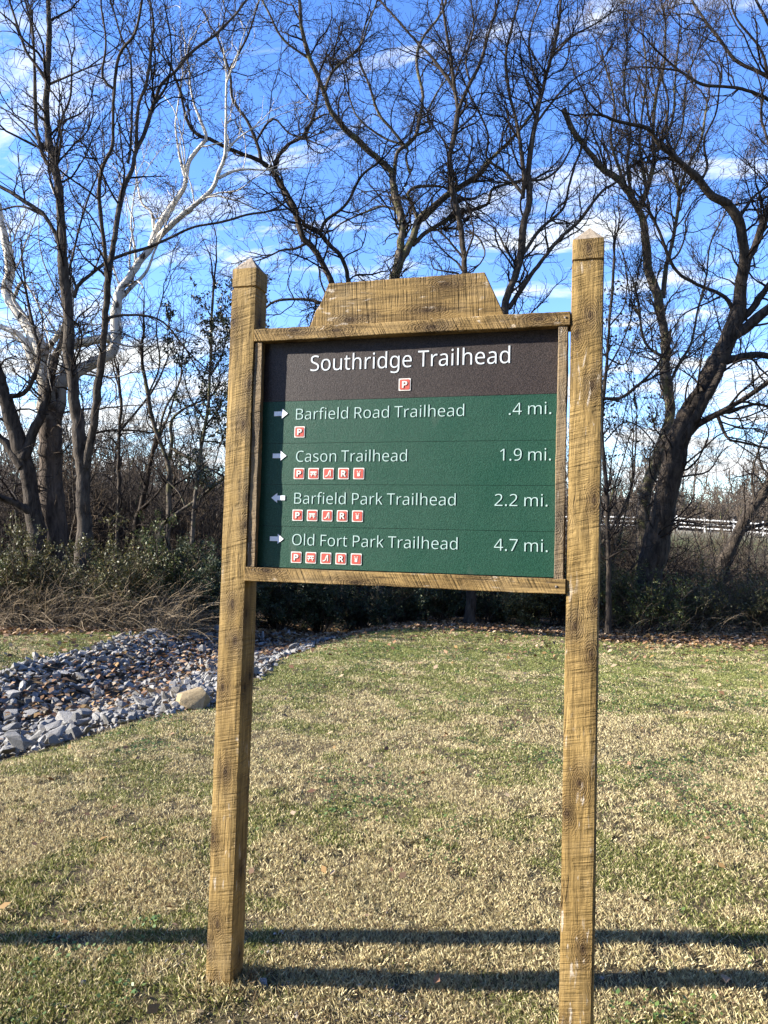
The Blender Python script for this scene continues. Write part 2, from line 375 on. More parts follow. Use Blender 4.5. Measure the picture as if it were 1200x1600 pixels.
# ---- panel with its lettering
GLY = json.loads(r'''{".":[215,[[[58,43],[59,57],[61,69],[66,78],[72,85],[80,90],[88,94],[97,96],[107,97],[117,96],[126,94],[135,90],[142,85],[149,78],[153,69],[156,57],[157,43],[156,30],[153,18],[149,9],[142,2],[135,-4],[126,-8],[117,-10],[107,-11],[97,-10],[88,-8],[80,-4],[72,2],[66,9],[61,18],[59,30]]]],"1":[459,[[[285,0],[216,0],[216,400],[216,439],[217,470],[219,499],[213,493],[207,487],[201,482],[196,477],[169,455],[108,405],[71,452],[226,573],[285,573]]]],"2":[459,[[[417,0],[38,0],[38,59],[188,210],[209,231],[228,251],[246,270],[261,287],[275,304],[287,320],[298,337],[306,353],[313,370],[318,387],[321,405],[322,424],[320,446],[315,466],[306,482],[294,496],[278,507],[261,514],[242,519],[221,520],[200,520],[181,517],[164,512],[147,506],[131,498],[115,489],[99,478],[83,466],[45,513],[56,523],[68,531],[81,540],[94,548],[108,555],[122,561],[137,567],[153,572],[169,576],[186,578],[203,580],[221,581],[246,579],[270,576],[293,570],[313,562],[331,552],[347,540],[361,526],[372,510],[382,492],[388,472],[392,451],[394,428],[393,406],[389,385],[383,364],[375,344],[365,324],[353,305],[340,286],[324,267],[307,247],[288,227],[268,207],[247,185],[128,67],[128,64],[417,64]]]],"4":[459,[[[443,130],[359,130],[359,0],[291,0],[291,130],[17,130],[17,190],[286,576],[359,576],[359,193],[443,193]],[[291,374],[291,412],[293,444],[294,474],[295,500],[292,500],[288,493],[285,485],[280,476],[276,468],[271,459],[266,451],[262,444],[257,438],[86,193],[291,193]]]],"7":[459,[[[109,0],[344,508],[35,508],[35,573],[419,573],[419,518],[187,0]]]],"9":[459,[[[417,328],[417,304],[415,279],[413,255],[410,231],[406,207],[401,183],[394,161],[387,139],[377,118],[366,99],[354,80],[340,63],[324,47],[306,33],[286,21],[265,11],[241,3],[214,-3],[185,-7],[154,-8],[146,-8],[137,-8],[127,-7],[117,-6],[107,-5],[97,-4],[89,-2],[82,0],[82,60],[89,58],[97,56],[106,54],[115,53],[125,51],[134,50],[143,50],[152,50],[179,51],[204,54],[226,60],[245,68],[262,78],[278,90],[291,103],[303,118],[313,135],[322,153],[329,172],[334,192],[339,213],[342,235],[344,258],[346,281],[341,281],[334,272],[327,263],[319,255],[310,247],[301,240],[290,233],[278,228],[266,223],[252,219],[237,216],[222,215],[204,214],[181,215],[158,219],[138,226],[118,235],[101,246],[85,260],[72,275],[61,294],[52,314],[45,336],[41,361],[40,387],[42,416],[46,443],[53,468],[63,491],[76,511],[90,529],[107,544],[127,557],[148,568],[171,575],[196,579],[223,581],[243,580],[262,577],[281,572],[299,565],[316,556],[332,545],[347,533],[361,518],[373,501],[384,483],[394,462],[402,439],[409,415],[413,388],[416,359]],[[223,521],[199,519],[178,513],[159,503],[142,488],[128,470],[118,447],[112,420],[110,388],[112,362],[117,339],[125,318],[137,301],[152,287],[171,277],[193,271],[220,269],[238,270],[256,273],[272,278],[286,285],[300,293],[311,303],[321,313],[330,325],[337,337],[342,349],[345,362],[346,374],[345,387],[344,400],[341,413],[338,426],[334,439],[328,451],[322,463],[315,474],[307,484],[298,493],[288,501],[277,508],[265,514],[252,518],[238,520]]]],"B":[521,[[[241,573],[292,571],[336,565],[373,555],[404,541],[428,522],[445,497],[455,467],[459,431],[458,414],[456,399],[452,384],[446,371],[439,358],[431,347],[421,337],[409,328],[396,320],[382,313],[367,308],[350,304],[350,300],[367,297],[384,292],[400,286],[415,279],[429,271],[441,261],[452,249],[461,236],[468,221],[474,203],[477,184],[478,163],[476,138],[472,115],[464,93],[454,74],[441,57],[425,42],[406,29],[385,19],[362,11],[337,5],[309,1],[279,0],[78,0],[78,573]],[[256,329],[290,330],[318,335],[340,342],[357,352],[369,366],[377,382],[382,401],[384,423],[382,445],[376,463],[365,478],[351,490],[332,499],[308,506],[279,510],[245,511],[150,511],[150,329]],[[150,269],[150,61],[265,61],[301,63],[330,68],[354,78],[371,91],[384,107],[394,125],[399,145],[401,168],[400,183],[398,197],[394,210],[388,221],[380,232],[370,241],[358,249],[344,256],[327,262],[307,266],[285,268],[260,269]]]],"C":[507,[[[323,517],[301,516],[280,513],[260,508],[241,502],[223,493],[206,482],[192,470],[178,456],[166,440],[155,423],[146,404],[139,383],[133,361],[129,337],[126,312],[125,286],[126,252],[131,220],[138,191],[147,164],[160,139],[175,117],[192,99],[213,83],[236,71],[262,62],[291,57],[322,55],[341,56],[359,57],[377,59],[394,62],[410,65],[427,69],[443,73],[460,78],[460,15],[443,10],[427,5],[410,1],[393,-2],[375,-5],[356,-7],[335,-8],[312,-8],[270,-6],[232,1],[197,12],[166,28],[139,48],[115,72],[95,99],[78,131],[65,165],[56,203],[51,244],[49,287],[50,319],[53,349],[59,378],[67,406],[77,432],[89,456],[103,478],[120,499],[138,517],[159,534],[181,548],[206,559],[233,569],[261,575],[292,579],[324,581],[346,580],[367,578],[388,576],[409,572],[429,567],[448,561],[465,554],[482,547],[453,486],[439,492],[425,497],[410,503],[394,508],[378,512],[360,515],[342,517]]]],"F":[416,[[[150,0],[78,0],[78,573],[398,573],[398,509],[150,509],[150,306],[383,306],[383,243],[150,243]]]],"O":[626,[[[577,287],[576,255],[573,224],[568,194],[561,166],[551,140],[540,116],[526,94],[510,73],[493,54],[473,38],[451,24],[428,13],[402,4],[375,-3],[345,-7],[314,-8],[281,-7],[251,-3],[222,4],[196,13],[173,25],[151,39],[131,55],[114,73],[98,94],[85,116],[74,141],[65,167],[58,195],[53,224],[50,255],[49,288],[51,331],[56,370],[65,408],[78,442],[94,473],[114,500],[138,524],[166,545],[197,561],[232,572],[271,579],[314,581],[356,579],[393,572],[428,561],[459,545],[486,525],[510,501],[530,473],[547,442],[560,408],[570,370],[576,330]],[[125,287],[126,252],[130,220],[136,190],[145,163],[157,138],[171,117],[188,98],[207,83],[230,70],[255,62],[283,56],[314,55],[345,56],[373,62],[398,70],[420,83],[439,98],[456,117],[470,138],[481,163],[490,190],[496,220],[500,252],[501,287],[498,338],[490,384],[476,423],[456,457],[431,484],[398,503],[360,514],[314,518],[283,516],[255,511],[230,502],[207,490],[188,475],[171,457],[157,435],[145,411],[136,384],[130,354],[126,322]]]],"P":[485,[[[229,573],[282,570],[326,562],[363,548],[393,528],[415,504],[431,475],[441,442],[444,404],[444,387],[441,370],[438,353],[433,336],[426,321],[417,306],[407,292],[395,278],[380,266],[364,255],[345,246],[324,238],[301,231],[275,227],[247,224],[216,223],[150,223],[150,0],[78,0],[78,573]],[[223,511],[150,511],[150,285],[208,285],[234,285],[258,288],[279,291],[298,296],[315,303],[330,311],[342,322],[352,334],[360,347],[365,363],[369,381],[370,401],[367,427],[361,449],[350,468],[334,484],[314,495],[289,504],[258,509]]]],"R":[499,[[[236,573],[270,571],[301,568],[329,562],[353,555],[375,544],[393,532],[409,517],[422,500],[432,481],[439,460],[443,436],[444,410],[443,388],[440,368],[435,350],[427,334],[418,319],[408,306],[397,295],[385,285],[371,277],[358,269],[344,262],[330,257],[487,0],[403,0],[264,237],[150,237],[150,0],[78,0],[78,573]],[[232,510],[150,510],[150,298],[236,298],[268,299],[296,304],[319,313],[338,325],[352,341],[362,359],[368,381],[370,407],[369,424],[366,440],[361,455],[355,467],[346,477],[336,486],[324,494],[310,500],[293,504],[275,507],[254,509]]]],"S":[440,[[[403,153],[401,128],[396,106],[389,85],[378,66],[364,49],[348,35],[328,22],[307,11],[283,3],[257,-3],[228,-7],[198,-8],[182,-8],[167,-7],[152,-6],[137,-5],[122,-3],[109,-1],[96,2],[83,4],[72,8],[61,11],[50,15],[41,19],[41,88],[56,82],[73,76],[92,70],[113,65],[134,60],[156,57],[179,55],[201,55],[222,55],[240,57],[257,61],[273,66],[286,72],[298,79],[308,88],[316,98],[322,109],[327,120],[329,133],[330,147],[330,160],[327,173],[324,184],[318,194],[311,204],[302,213],[291,221],[277,230],[261,238],[242,247],[220,255],[196,265],[178,272],[161,279],[146,286],[131,294],[118,302],[106,311],[95,320],[85,330],[76,340],[69,351],[63,363],[57,375],[53,389],[50,403],[49,418],[48,435],[50,457],[54,477],[61,496],[71,513],[84,528],[99,542],[116,553],[136,563],[157,571],[180,576],[205,579],[231,581],[254,580],[276,578],[297,576],[318,572],[337,567],[355,562],[372,555],[389,549],[366,487],[351,493],[336,499],[319,504],[302,508],[284,512],[266,515],[248,517],[229,517],[212,517],[196,515],[182,511],[169,507],[158,501],[148,494],[140,486],[133,478],[128,468],[124,457],[122,446],[121,434],[122,420],[124,407],[128,396],[133,386],[140,376],[149,367],[160,359],[172,351],[187,343],[204,335],[224,327],[246,318],[270,309],[293,299],[313,289],[332,279],[348,268],[362,255],[374,242],[385,228],[392,212],[398,194],[401,175]]]],"T":[446,[[[259,0],[187,0],[187,509],[8,509],[8,573],[437,573],[437,509],[259,509]]]],"a":[450,[[[231,437],[268,435],[299,428],[326,418],[347,403],[364,383],[376,358],[383,328],[385,293],[385,0],[334,0],[320,61],[317,61],[307,50],[298,40],[288,30],[279,22],[268,15],[258,9],[246,3],[234,-1],[220,-4],[206,-6],[190,-8],[172,-8],[154,-7],[136,-5],[119,0],[103,6],[88,13],[75,23],[64,34],[55,48],[47,63],[41,80],[38,99],[37,119],[40,150],[50,176],[65,199],[87,219],[116,234],[152,245],[194,253],[243,257],[316,259],[316,285],[315,309],[310,330],[303,347],[293,359],[280,368],[265,375],[247,379],[227,380],[210,379],[194,378],[178,374],[163,370],[148,365],[133,359],[119,353],[106,347],[84,400],[99,408],[115,414],[132,421],[151,426],[170,431],[190,434],[210,436]],[[252,208],[215,205],[184,200],[159,192],[141,182],[127,170],[118,155],[112,138],[110,119],[111,102],[115,87],[122,75],[132,66],[144,58],[157,53],[172,50],[188,49],[215,51],[238,56],[260,66],[279,79],[295,96],[306,117],[313,142],[315,172],[315,210]]]],"d":[493,[[[221,-8],[182,-5],[148,6],[118,23],[92,48],[71,79],[56,117],[47,162],[44,214],[47,266],[56,311],[71,350],[93,381],[119,406],[149,424],[183,434],[221,438],[238,437],[253,436],[267,433],[280,429],[292,425],[303,420],[314,413],[323,407],[332,399],[340,391],[348,383],[354,374],[359,374],[356,405],[356,415],[355,424],[355,431],[354,438],[354,609],[425,609],[425,0],[368,0],[358,58],[354,58],[348,49],[340,40],[332,32],[323,24],[314,17],[303,11],[292,6],[279,1],[266,-3],[252,-6],[237,-7]],[[232,51],[263,53],[290,60],[311,71],[328,88],[340,109],[348,135],[354,165],[355,200],[355,213],[354,251],[349,284],[340,313],[329,336],[313,355],[291,369],[264,377],[231,379],[204,376],[181,368],[162,354],[146,334],[133,309],[124,281],[119,249],[117,213],[119,176],[124,144],[133,116],[146,93],[162,74],[181,61],[205,53]]]],"e":[452,[[[234,438],[261,436],[286,432],[308,424],[329,414],[348,401],[364,385],[378,367],[390,346],[399,323],[406,299],[410,272],[411,244],[411,201],[117,201],[120,167],[127,137],[139,111],[154,90],[174,74],[197,62],[224,55],[254,52],[274,53],[293,54],[310,56],[327,60],[343,64],[359,69],[375,75],[392,82],[392,20],[376,13],[359,8],[343,3],[327,-1],[310,-4],[292,-6],[272,-8],[251,-8],[221,-6],[194,-2],[167,6],[143,17],[121,31],[101,48],[85,68],[70,91],[59,117],[51,146],[46,177],[44,212],[46,246],[50,277],[57,306],[68,333],[81,357],[96,378],[114,395],[134,411],[157,423],[181,431],[207,436]],[[233,380],[209,378],[188,372],[170,362],[154,348],[140,330],[130,309],[123,285],[119,257],[338,257],[337,275],[335,292],[331,307],[326,322],[320,334],[312,346],[303,356],[292,364],[280,371],[266,376],[251,379]]]],"f":[276,[[[266,375],[158,375],[158,0],[87,0],[87,375],[12,375],[12,408],[87,432],[87,457],[88,483],[92,507],[97,528],[104,547],[113,563],[124,577],[137,588],[152,597],[168,604],[186,609],[206,612],[227,613],[239,613],[252,612],[263,611],[274,609],[284,607],[294,604],[302,602],[310,599],[292,544],[285,546],[278,548],[270,550],[262,552],[254,553],[245,555],[237,555],[228,556],[211,554],[197,550],[185,542],[175,532],[168,519],[162,502],[159,481],[158,458],[158,430],[266,430]]]],"g":[493,[[[221,438],[241,437],[261,434],[280,429],[297,422],[314,413],[329,402],[343,388],[355,373],[359,373],[369,430],[425,430],[425,-7],[424,-36],[420,-63],[413,-88],[404,-109],[392,-129],[378,-146],[361,-160],[341,-172],[318,-181],[293,-187],[264,-191],[233,-192],[210,-192],[188,-191],[167,-189],[147,-186],[128,-182],[110,-177],[94,-172],[78,-165],[78,-100],[94,-108],[111,-114],[129,-120],[149,-125],[170,-129],[191,-132],[214,-133],[237,-134],[263,-132],[286,-126],[306,-116],[324,-101],[337,-84],[347,-63],[353,-39],[355,-13],[355,4],[356,32],[358,57],[354,57],[343,42],[329,28],[315,17],[299,8],[281,1],[263,-4],[243,-7],[221,-8],[182,-4],[147,7],[117,25],[91,51],[70,83],[56,121],[47,164],[44,214],[47,263],[56,306],[70,344],[91,377],[117,404],[147,423],[181,434]],[[230,379],[213,377],[197,374],[182,368],[169,359],[157,349],[147,336],[138,320],[130,303],[125,284],[120,262],[118,239],[117,213],[119,176],[124,143],[134,115],[146,92],[163,73],[182,60],[205,52],[232,50],[248,50],[262,52],[276,54],[288,58],[299,63],[309,69],[318,76],[326,85],[334,94],[340,105],[345,117],[349,131],[352,145],[354,161],[356,179],[356,197],[356,214],[355,242],[353,267],[349,289],[343,309],[335,326],[326,340],[315,352],[302,362],[287,369],[270,374],[251,377]]]],"h":[496,[[[139,431],[139,423],[138,415],[138,407],[138,399],[135,370],[140,370],[147,381],[155,391],[164,400],[174,407],[185,414],[196,420],[208,425],[221,429],[233,433],[247,435],[260,437],[273,437],[298,436],[321,433],[342,428],[360,421],[377,411],[391,400],[403,386],[413,370],[421,351],[426,330],[430,306],[431,280],[431,0],[361,0],[361,275],[359,299],[355,321],[348,338],[338,353],[324,364],[308,372],[288,377],[265,379],[242,377],[222,374],[204,368],[189,360],[177,350],[166,338],[157,324],[150,308],[145,289],[142,269],[139,246],[139,222],[139,0],[68,0],[68,609],[139,609]]]],"i":[207,[[[139,430],[139,0],[68,0],[68,430]],[[104,591],[112,590],[119,588],[126,585],[133,580],[138,574],[142,566],[144,557],[145,546],[144,536],[142,526],[138,519],[133,512],[126,508],[119,504],[112,502],[104,501],[96,502],[88,504],[81,508],[75,512],[69,519],[66,526],[63,536],[63,546],[63,557],[66,566],[69,574],[75,580],[81,585],[88,588],[96,590]]]],"k":[428,[[[138,291],[138,284],[138,276],[137,267],[137,257],[135,221],[138,221],[152,240],[172,264],[189,285],[326,430],[409,430],[235,246],[421,0],[336,0],[187,200],[138,158],[138,0],[68,0],[68,609],[138,609]]]],"l":[207,[[[139,0],[68,0],[68,609],[139,609]]]],"m":[750,[[[540,438],[574,436],[603,429],[628,417],[649,401],[665,379],[676,352],[683,319],[685,280],[685,0],[615,0],[615,277],[614,300],[610,321],[603,338],[594,353],[582,364],[567,372],[549,377],[528,379],[499,376],[474,369],[454,358],[438,342],[426,322],[418,298],[413,270],[411,237],[411,0],[342,0],[342,277],[341,293],[339,308],[336,321],[332,333],[327,344],[320,353],[312,361],[303,367],[293,372],[281,376],[268,378],[253,379],[233,377],[215,374],[199,368],[185,360],[174,350],[164,338],[156,324],[150,308],[145,290],[141,269],[139,247],[139,223],[139,0],[68,0],[68,430],[125,430],[136,371],[140,371],[147,382],[155,392],[163,401],[173,409],[183,416],[194,422],[205,427],[217,431],[229,434],[241,436],[254,437],[266,438],[290,437],[312,433],[332,428],[349,420],[365,410],[378,398],[389,383],[398,366],[402,366],[414,383],[427,398],[443,410],[461,420],[480,428],[499,433],[519,437]]]],"n":[496,[[[275,438],[311,436],[343,429],[369,417],[391,401],[409,379],[421,352],[428,319],[431,280],[431,0],[361,0],[361,275],[359,299],[355,321],[348,338],[338,353],[324,364],[308,372],[288,377],[265,379],[232,376],[204,368],[182,356],[166,338],[154,316],[146,289],[140,258],[139,223],[139,0],[68,0],[68,430],[125,430],[136,371],[140,371],[147,382],[156,392],[165,401],[175,409],[186,416],[198,422],[210,427],[222,431],[235,434],[248,436],[262,437]]]],"o":[485,[[[442,216],[441,190],[438,165],[434,142],[428,121],[420,101],[411,82],[400,66],[388,51],[374,37],[359,25],[342,15],[324,7],[305,0],[285,-4],[264,-7],[241,-8],[221,-7],[200,-4],[181,0],[163,7],[145,15],[129,25],[114,37],[100,51],[88,66],[77,82],[67,101],[59,121],[52,142],[48,165],[45,190],[44,216],[46,250],[50,282],[58,310],[68,336],[81,360],[97,380],[116,397],[137,412],[161,423],[186,431],[214,436],[244,438],[272,436],[299,431],[324,423],[347,412],[368,397],[387,380],[403,360],[417,336],[428,310],[436,282],[440,250]],[[117,216],[118,191],[120,169],[125,147],[130,128],[138,110],[147,95],[159,82],[172,71],[187,62],[203,56],[222,52],[243,51],[264,52],[282,56],[299,62],[314,71],[327,82],[339,95],[348,110],[356,128],[361,147],[366,169],[368,191],[369,216],[368,240],[365,263],[361,284],[355,303],[348,320],[338,335],[327,348],[314,359],[299,367],[282,374],[263,377],[242,379],[212,376],[185,368],[164,354],[147,335],[134,311],[124,284],[119,252]]]],"r":[331,[[[269,438],[295,437],[301,436],[308,435],[314,434],[319,433],[310,368],[287,372],[281,373],[275,373],[270,374],[264,374],[252,373],[240,371],[228,368],[217,363],[206,358],[195,351],[186,343],[176,334],[168,324],[161,313],[154,301],[149,289],[144,275],[141,261],[139,245],[139,229],[139,0],[68,0],[68,430],[126,430],[134,351],[137,351],[144,363],[152,374],[161,385],[170,395],[180,404],[191,413],[202,420],[214,426],[227,431],[240,435],[254,437]]]],"s":[384,[[[348,119],[347,99],[343,80],[336,64],[327,49],[316,36],[302,24],[286,14],[268,6],[248,0],[226,-4],[202,-7],[176,-8],[155,-8],[135,-6],[116,-4],[99,-1],[83,3],[68,8],[55,13],[42,19],[42,83],[55,77],[70,71],[86,65],[104,60],[122,55],[141,52],[159,50],[178,49],[203,50],[224,53],[242,59],[256,66],[266,76],[274,86],[278,99],[280,112],[279,120],[278,128],[275,135],[271,141],[266,148],[259,154],[250,160],[239,167],[227,173],[212,180],[194,188],[174,196],[154,204],[135,212],[118,220],[103,228],[89,236],[76,245],[66,255],[57,266],[50,278],[45,292],[42,307],[41,324],[44,350],[52,372],[66,392],[85,408],[109,421],[137,430],[168,436],[202,438],[221,437],[240,436],[258,434],[275,430],[292,426],[308,421],[324,415],[339,409],[315,353],[301,358],[287,363],[273,368],[258,372],[243,376],[228,378],[213,380],[197,380],[177,379],[159,377],[144,372],[131,366],[121,358],[114,350],[110,339],[108,328],[109,319],[111,312],[114,304],[119,298],[125,292],[133,286],[142,280],[154,274],[167,268],[182,261],[199,254],[219,246],[239,239],[257,231],[274,223],[289,215],[302,206],[314,197],[324,187],[333,176],[339,164],[344,150],[347,135]]]],"t":[289,[[[212,50],[220,50],[228,50],[236,51],[245,53],[253,54],[260,55],[266,57],[272,59],[272,5],[266,2],[258,0],[250,-2],[240,-4],[229,-6],[219,-7],[209,-8],[200,-8],[183,-7],[167,-5],[152,-1],[138,4],[124,11],[112,20],[101,31],[91,44],[84,60],[78,79],[75,100],[74,125],[74,375],[13,375],[13,409],[75,437],[103,528],[144,528],[144,430],[269,430],[269,375],[144,375],[144,127],[146,108],[149,93],[155,79],[163,69],[173,60],[185,54],[198,51]]]],"u":[496,[[[427,430],[427,0],[370,0],[359,57],[356,57],[349,46],[340,36],[331,28],[321,20],[310,13],[298,8],[286,3],[273,-1],[260,-4],[247,-6],[234,-8],[220,-8],[195,-7],[173,-4],[152,1],[134,8],[117,18],[103,29],[91,43],[81,59],[73,78],[68,99],[64,122],[63,148],[63,430],[135,430],[135,153],[136,129],[141,108],[148,91],[158,76],[171,65],[188,57],[207,52],[230,51],[253,52],[273,55],[291,61],[306,69],[319,79],[330,91],[338,105],[345,121],[350,140],[354,160],[356,182],[357,206],[357,430]]]]}''')
def panel_mat(name, c, c2):
    m = NT(name)
    s1 = m.noise(m.coord(), 300, 2, .75); s2 = m.noise(m.coord(), 5, 3)
    sm = m.ramp(m.noise(m.coord((1, 1, .55), rot=(0, math.radians(28), 0)), 9, 2), (.70, 0.), (.78, .35))
    col = m.mix(m.ramp(s1, (.36, 0.), (.68, 1.)), c, c2)
    col = m.mix(m.math('MULTIPLY', sm, .5), col, (.16, .17, .15))
    m.bump(s1, .42, .003)
    return m.out(col, m.ramp(s2, (.3, .42), (.7, .55)), .28)
M['p_green'] = panel_mat('green_panel', (.004, .042, .024), (.020, .084, .053))
M['p_brown'] = panel_mat('brown_panel', (.013, .0095, .0085), (.062, .047, .042))
M['p_edge'] = NT('black_panel_edge').out((0.008, 0.008, 0.0088), .6, .3)
M['ink_white'] = NT('white_lettering').out((0.592, 0.64, 0.672), .45, .4)
M['ink_pale'] = NT('pale_lettering').out((0.416, 0.56, 0.528), .45, .4)
M['arrow'] = NT('arrow_white').out((.90, .93, .97), .5, .3)
M['red'] = NT('pictogram_red').out((0.48, 0.092, 0.068), .5, .3)
M['ink_cream'] = NT('pictogram_white').out((0.688, 0.672, 0.624), .5, .3)
HDR = 2.144; DIV = (1.987, 1.834, 1.6793)
pb = MB(); x0, x1 = .112, 1.240
g = .0012
pb.box(x0, x1, YP+.0022, .062, ZB1+.001, ZT0-.001, 2)         # backing board
zs = [ZB1+.003] + list(DIV[::-1]) + [HDR]
for a, b_ in zip(zs[:-1], zs[1:]): pb.box(x0, x1, YP, YP+.0022-.0004, a+g*.5, b_-g*.5, 0)
pb.box(x0, x1, YP, YP+.0018, HDR+g*.5, ZT0-.001, 1)
panel = pb.build('panel', [M['p_green'], M['p_brown'], M['p_edge']], sign, OFF)
def text(body, xa, xb, z, cap, mat, bold=0., raise_=.0014):
    cu = bpy.data.curves.new('lettering', 'CURVE'); cu.dimensions = '2D'; cu.fill_mode = 'BOTH'; cu.resolution_u = 1
    cu.extrude = raise_/2; cu.offset = bold
    tot = 0
    for ch in body: tot += 185 if ch == ' ' else GLY[ch][0]
    first = min(p[0] for sp in GLY[body[0]][1] for p in sp); lastg = GLY[body[-1]]; last = lastg[0]-max(p[0] for sp in lastg[1] for p in sp)
    sx = (xb-xa)/(tot-first-last); sy = cap/573
    X = xa-first*sx
    for ch in body:
        if ch == ' ': X += 185*sx; continue
        adv, sps = GLY[ch]
        for sp in sps:
            q = cu.splines.new('POLY'); q.points.add(len(sp)-1); q.use_cyclic_u = True
            for pt, (a, b_) in zip(q.points, sp): pt.co = (X+a*sx, z+b_*sy, 0, 1)
        X += adv*sx
    o = bpy.data.objects.new('tmp', cu); COL.objects.link(o); bpy.context.view_layer.update()
    me = bpy.data.meshes.new_from_object(o.evaluated_get(bpy.context.evaluated_depsgraph_get()))
    bpy.data.objects.remove(o); bpy.data.curves.remove(cu)
    n = len(me.vertices); v = np.empty(n*3, np.float32); me.vertices.foreach_get('co', v); v = v.reshape(-1, 3)
    v = np.stack([v[:, 0]-OFF[0], YP-raise_/2-.0002-v[:, 2]-OFF[1], v[:, 1]], 1)
    me.vertices.foreach_set('co', v.ravel().astype(np.float32)); me.materials.clear(); me.materials.append(mat); me.update()
    return me
def put_text(body, xa, xb, z, cap, mat, **k):
    # one mesh per word, set out on the common line
    def ext(w): return sum(185 if c == ' ' else GLY[c][0] for c in w)
    lo = lambda c: min(p[0] for sp in GLY[c][1] for p in sp)
    hi = lambda c: max(p[0] for sp in GLY[c][1] for p in sp)
    tot = ext(body)-lo(body[0])-(GLY[body[-1]][0]-hi(body[-1])); sx = (xb-xa)/tot; pos = 0
    for w in body.split(' '):
        a = xa+(pos+lo(w[0])-lo(body[0]))*sx; b_ = xa+(pos+ext(w)-GLY[w[-1]][0]+hi(w[-1])-lo(body[0]))*sx
        obj('lettering', text(w, a, b_, z, cap, mat, **k), panel); pos += ext(w)+185
put_text('Southridge Trailhead', .318, 1.0511, 2.2535, .0575, M['ink_white'], bold=-.0004)
ROWS = [('Barfield Road Trailhead', .2667, .8967, 2.0742, '.4 mi.', 1.050, 1.1927),
        ('Cason Trailhead', .2724, .6959, 1.9175, '1.9 mi.', 1.0232, 1.1944),
        ('Barfield Park Trailhead', .2709, .874, 1.7628, '2.2 mi.', 1.0079, 1.1862),
        ('Old Fort Park Trailhead', .268, .8843, 1.6107, '4.7 mi.', 1.0094, 1.1893)]
for a, xa, xb, z, d, xc, xd in ROWS:
    put_text(a, xa, xb, z, .0412, M['ink_pale'], bold=-.0007); put_text(d, xc, xd, z+.0005, .0412, M['ink_pale'], bold=-.0006)
def flat(b, pts, y, mi):                      # a raised flat polygon with sides
    n = len(pts); b.add([(x, y, z) for x, z in pts]+[(x, YP-.0003, z) for x, z in pts], [tuple(range(n))]+[(k, n+k, n+(k+1) % n, (k+1) % n) for k in range(n)], mi)
def arrow(cx, cz, sgn):
    b = MB(); w = .0275; p = [(-w, -.0085), (.004, -.0085), (.004, -.018), (w, 0), (.004, .018), (.004, .0085), (-w, .0085)]
    p = [(cx+sgn*x, cz+z) for x, z in p]
    if sgn < 0: p = p[::-1]
    flat(b, p, YP-.0022, 0); b.build('arrow', M['arrow'], panel, OFF)
for z, sg in ((2.098, 1), (1.9404, 1), (1.784, -1), (1.6325, 1)): arrow(.2068, z, sg)
def rrect(cx, cz, h, r, n=4):
    p = []
    for qx, qz, a0 in ((1, -1, -90), (1, 1, 0), (-1, 1, 90), (-1, -1, 180)):
        for k in range(n+1):
            a = math.radians(a0+90*k/n); p.append((cx+qx*(h-r)+r*math.cos(a), cz+qz*(h-r)+r*math.sin(a)))
    return p
def stroke(b, pts, w, y, mi):
    for (xa, za), (xb, zb) in zip(pts[:-1], pts[1:]):
        L = math.hypot(xb-xa, zb-za); nx, nz = -(zb-za)/L*w/2, (xb-xa)/L*w/2
        flat(b, [(xa-nx, za-nz), (xb-nx, zb-nz), (xb+nx, zb+nz), (xa+nx, za+nz)], y, mi)
ICON_NAMES = {'P': 'parking_pictogram', 'T': 'picnic_pictogram', 'S': 'path_pictogram', 'R': 'restroom_pictogram', 'F': 'fountain_pictogram'}
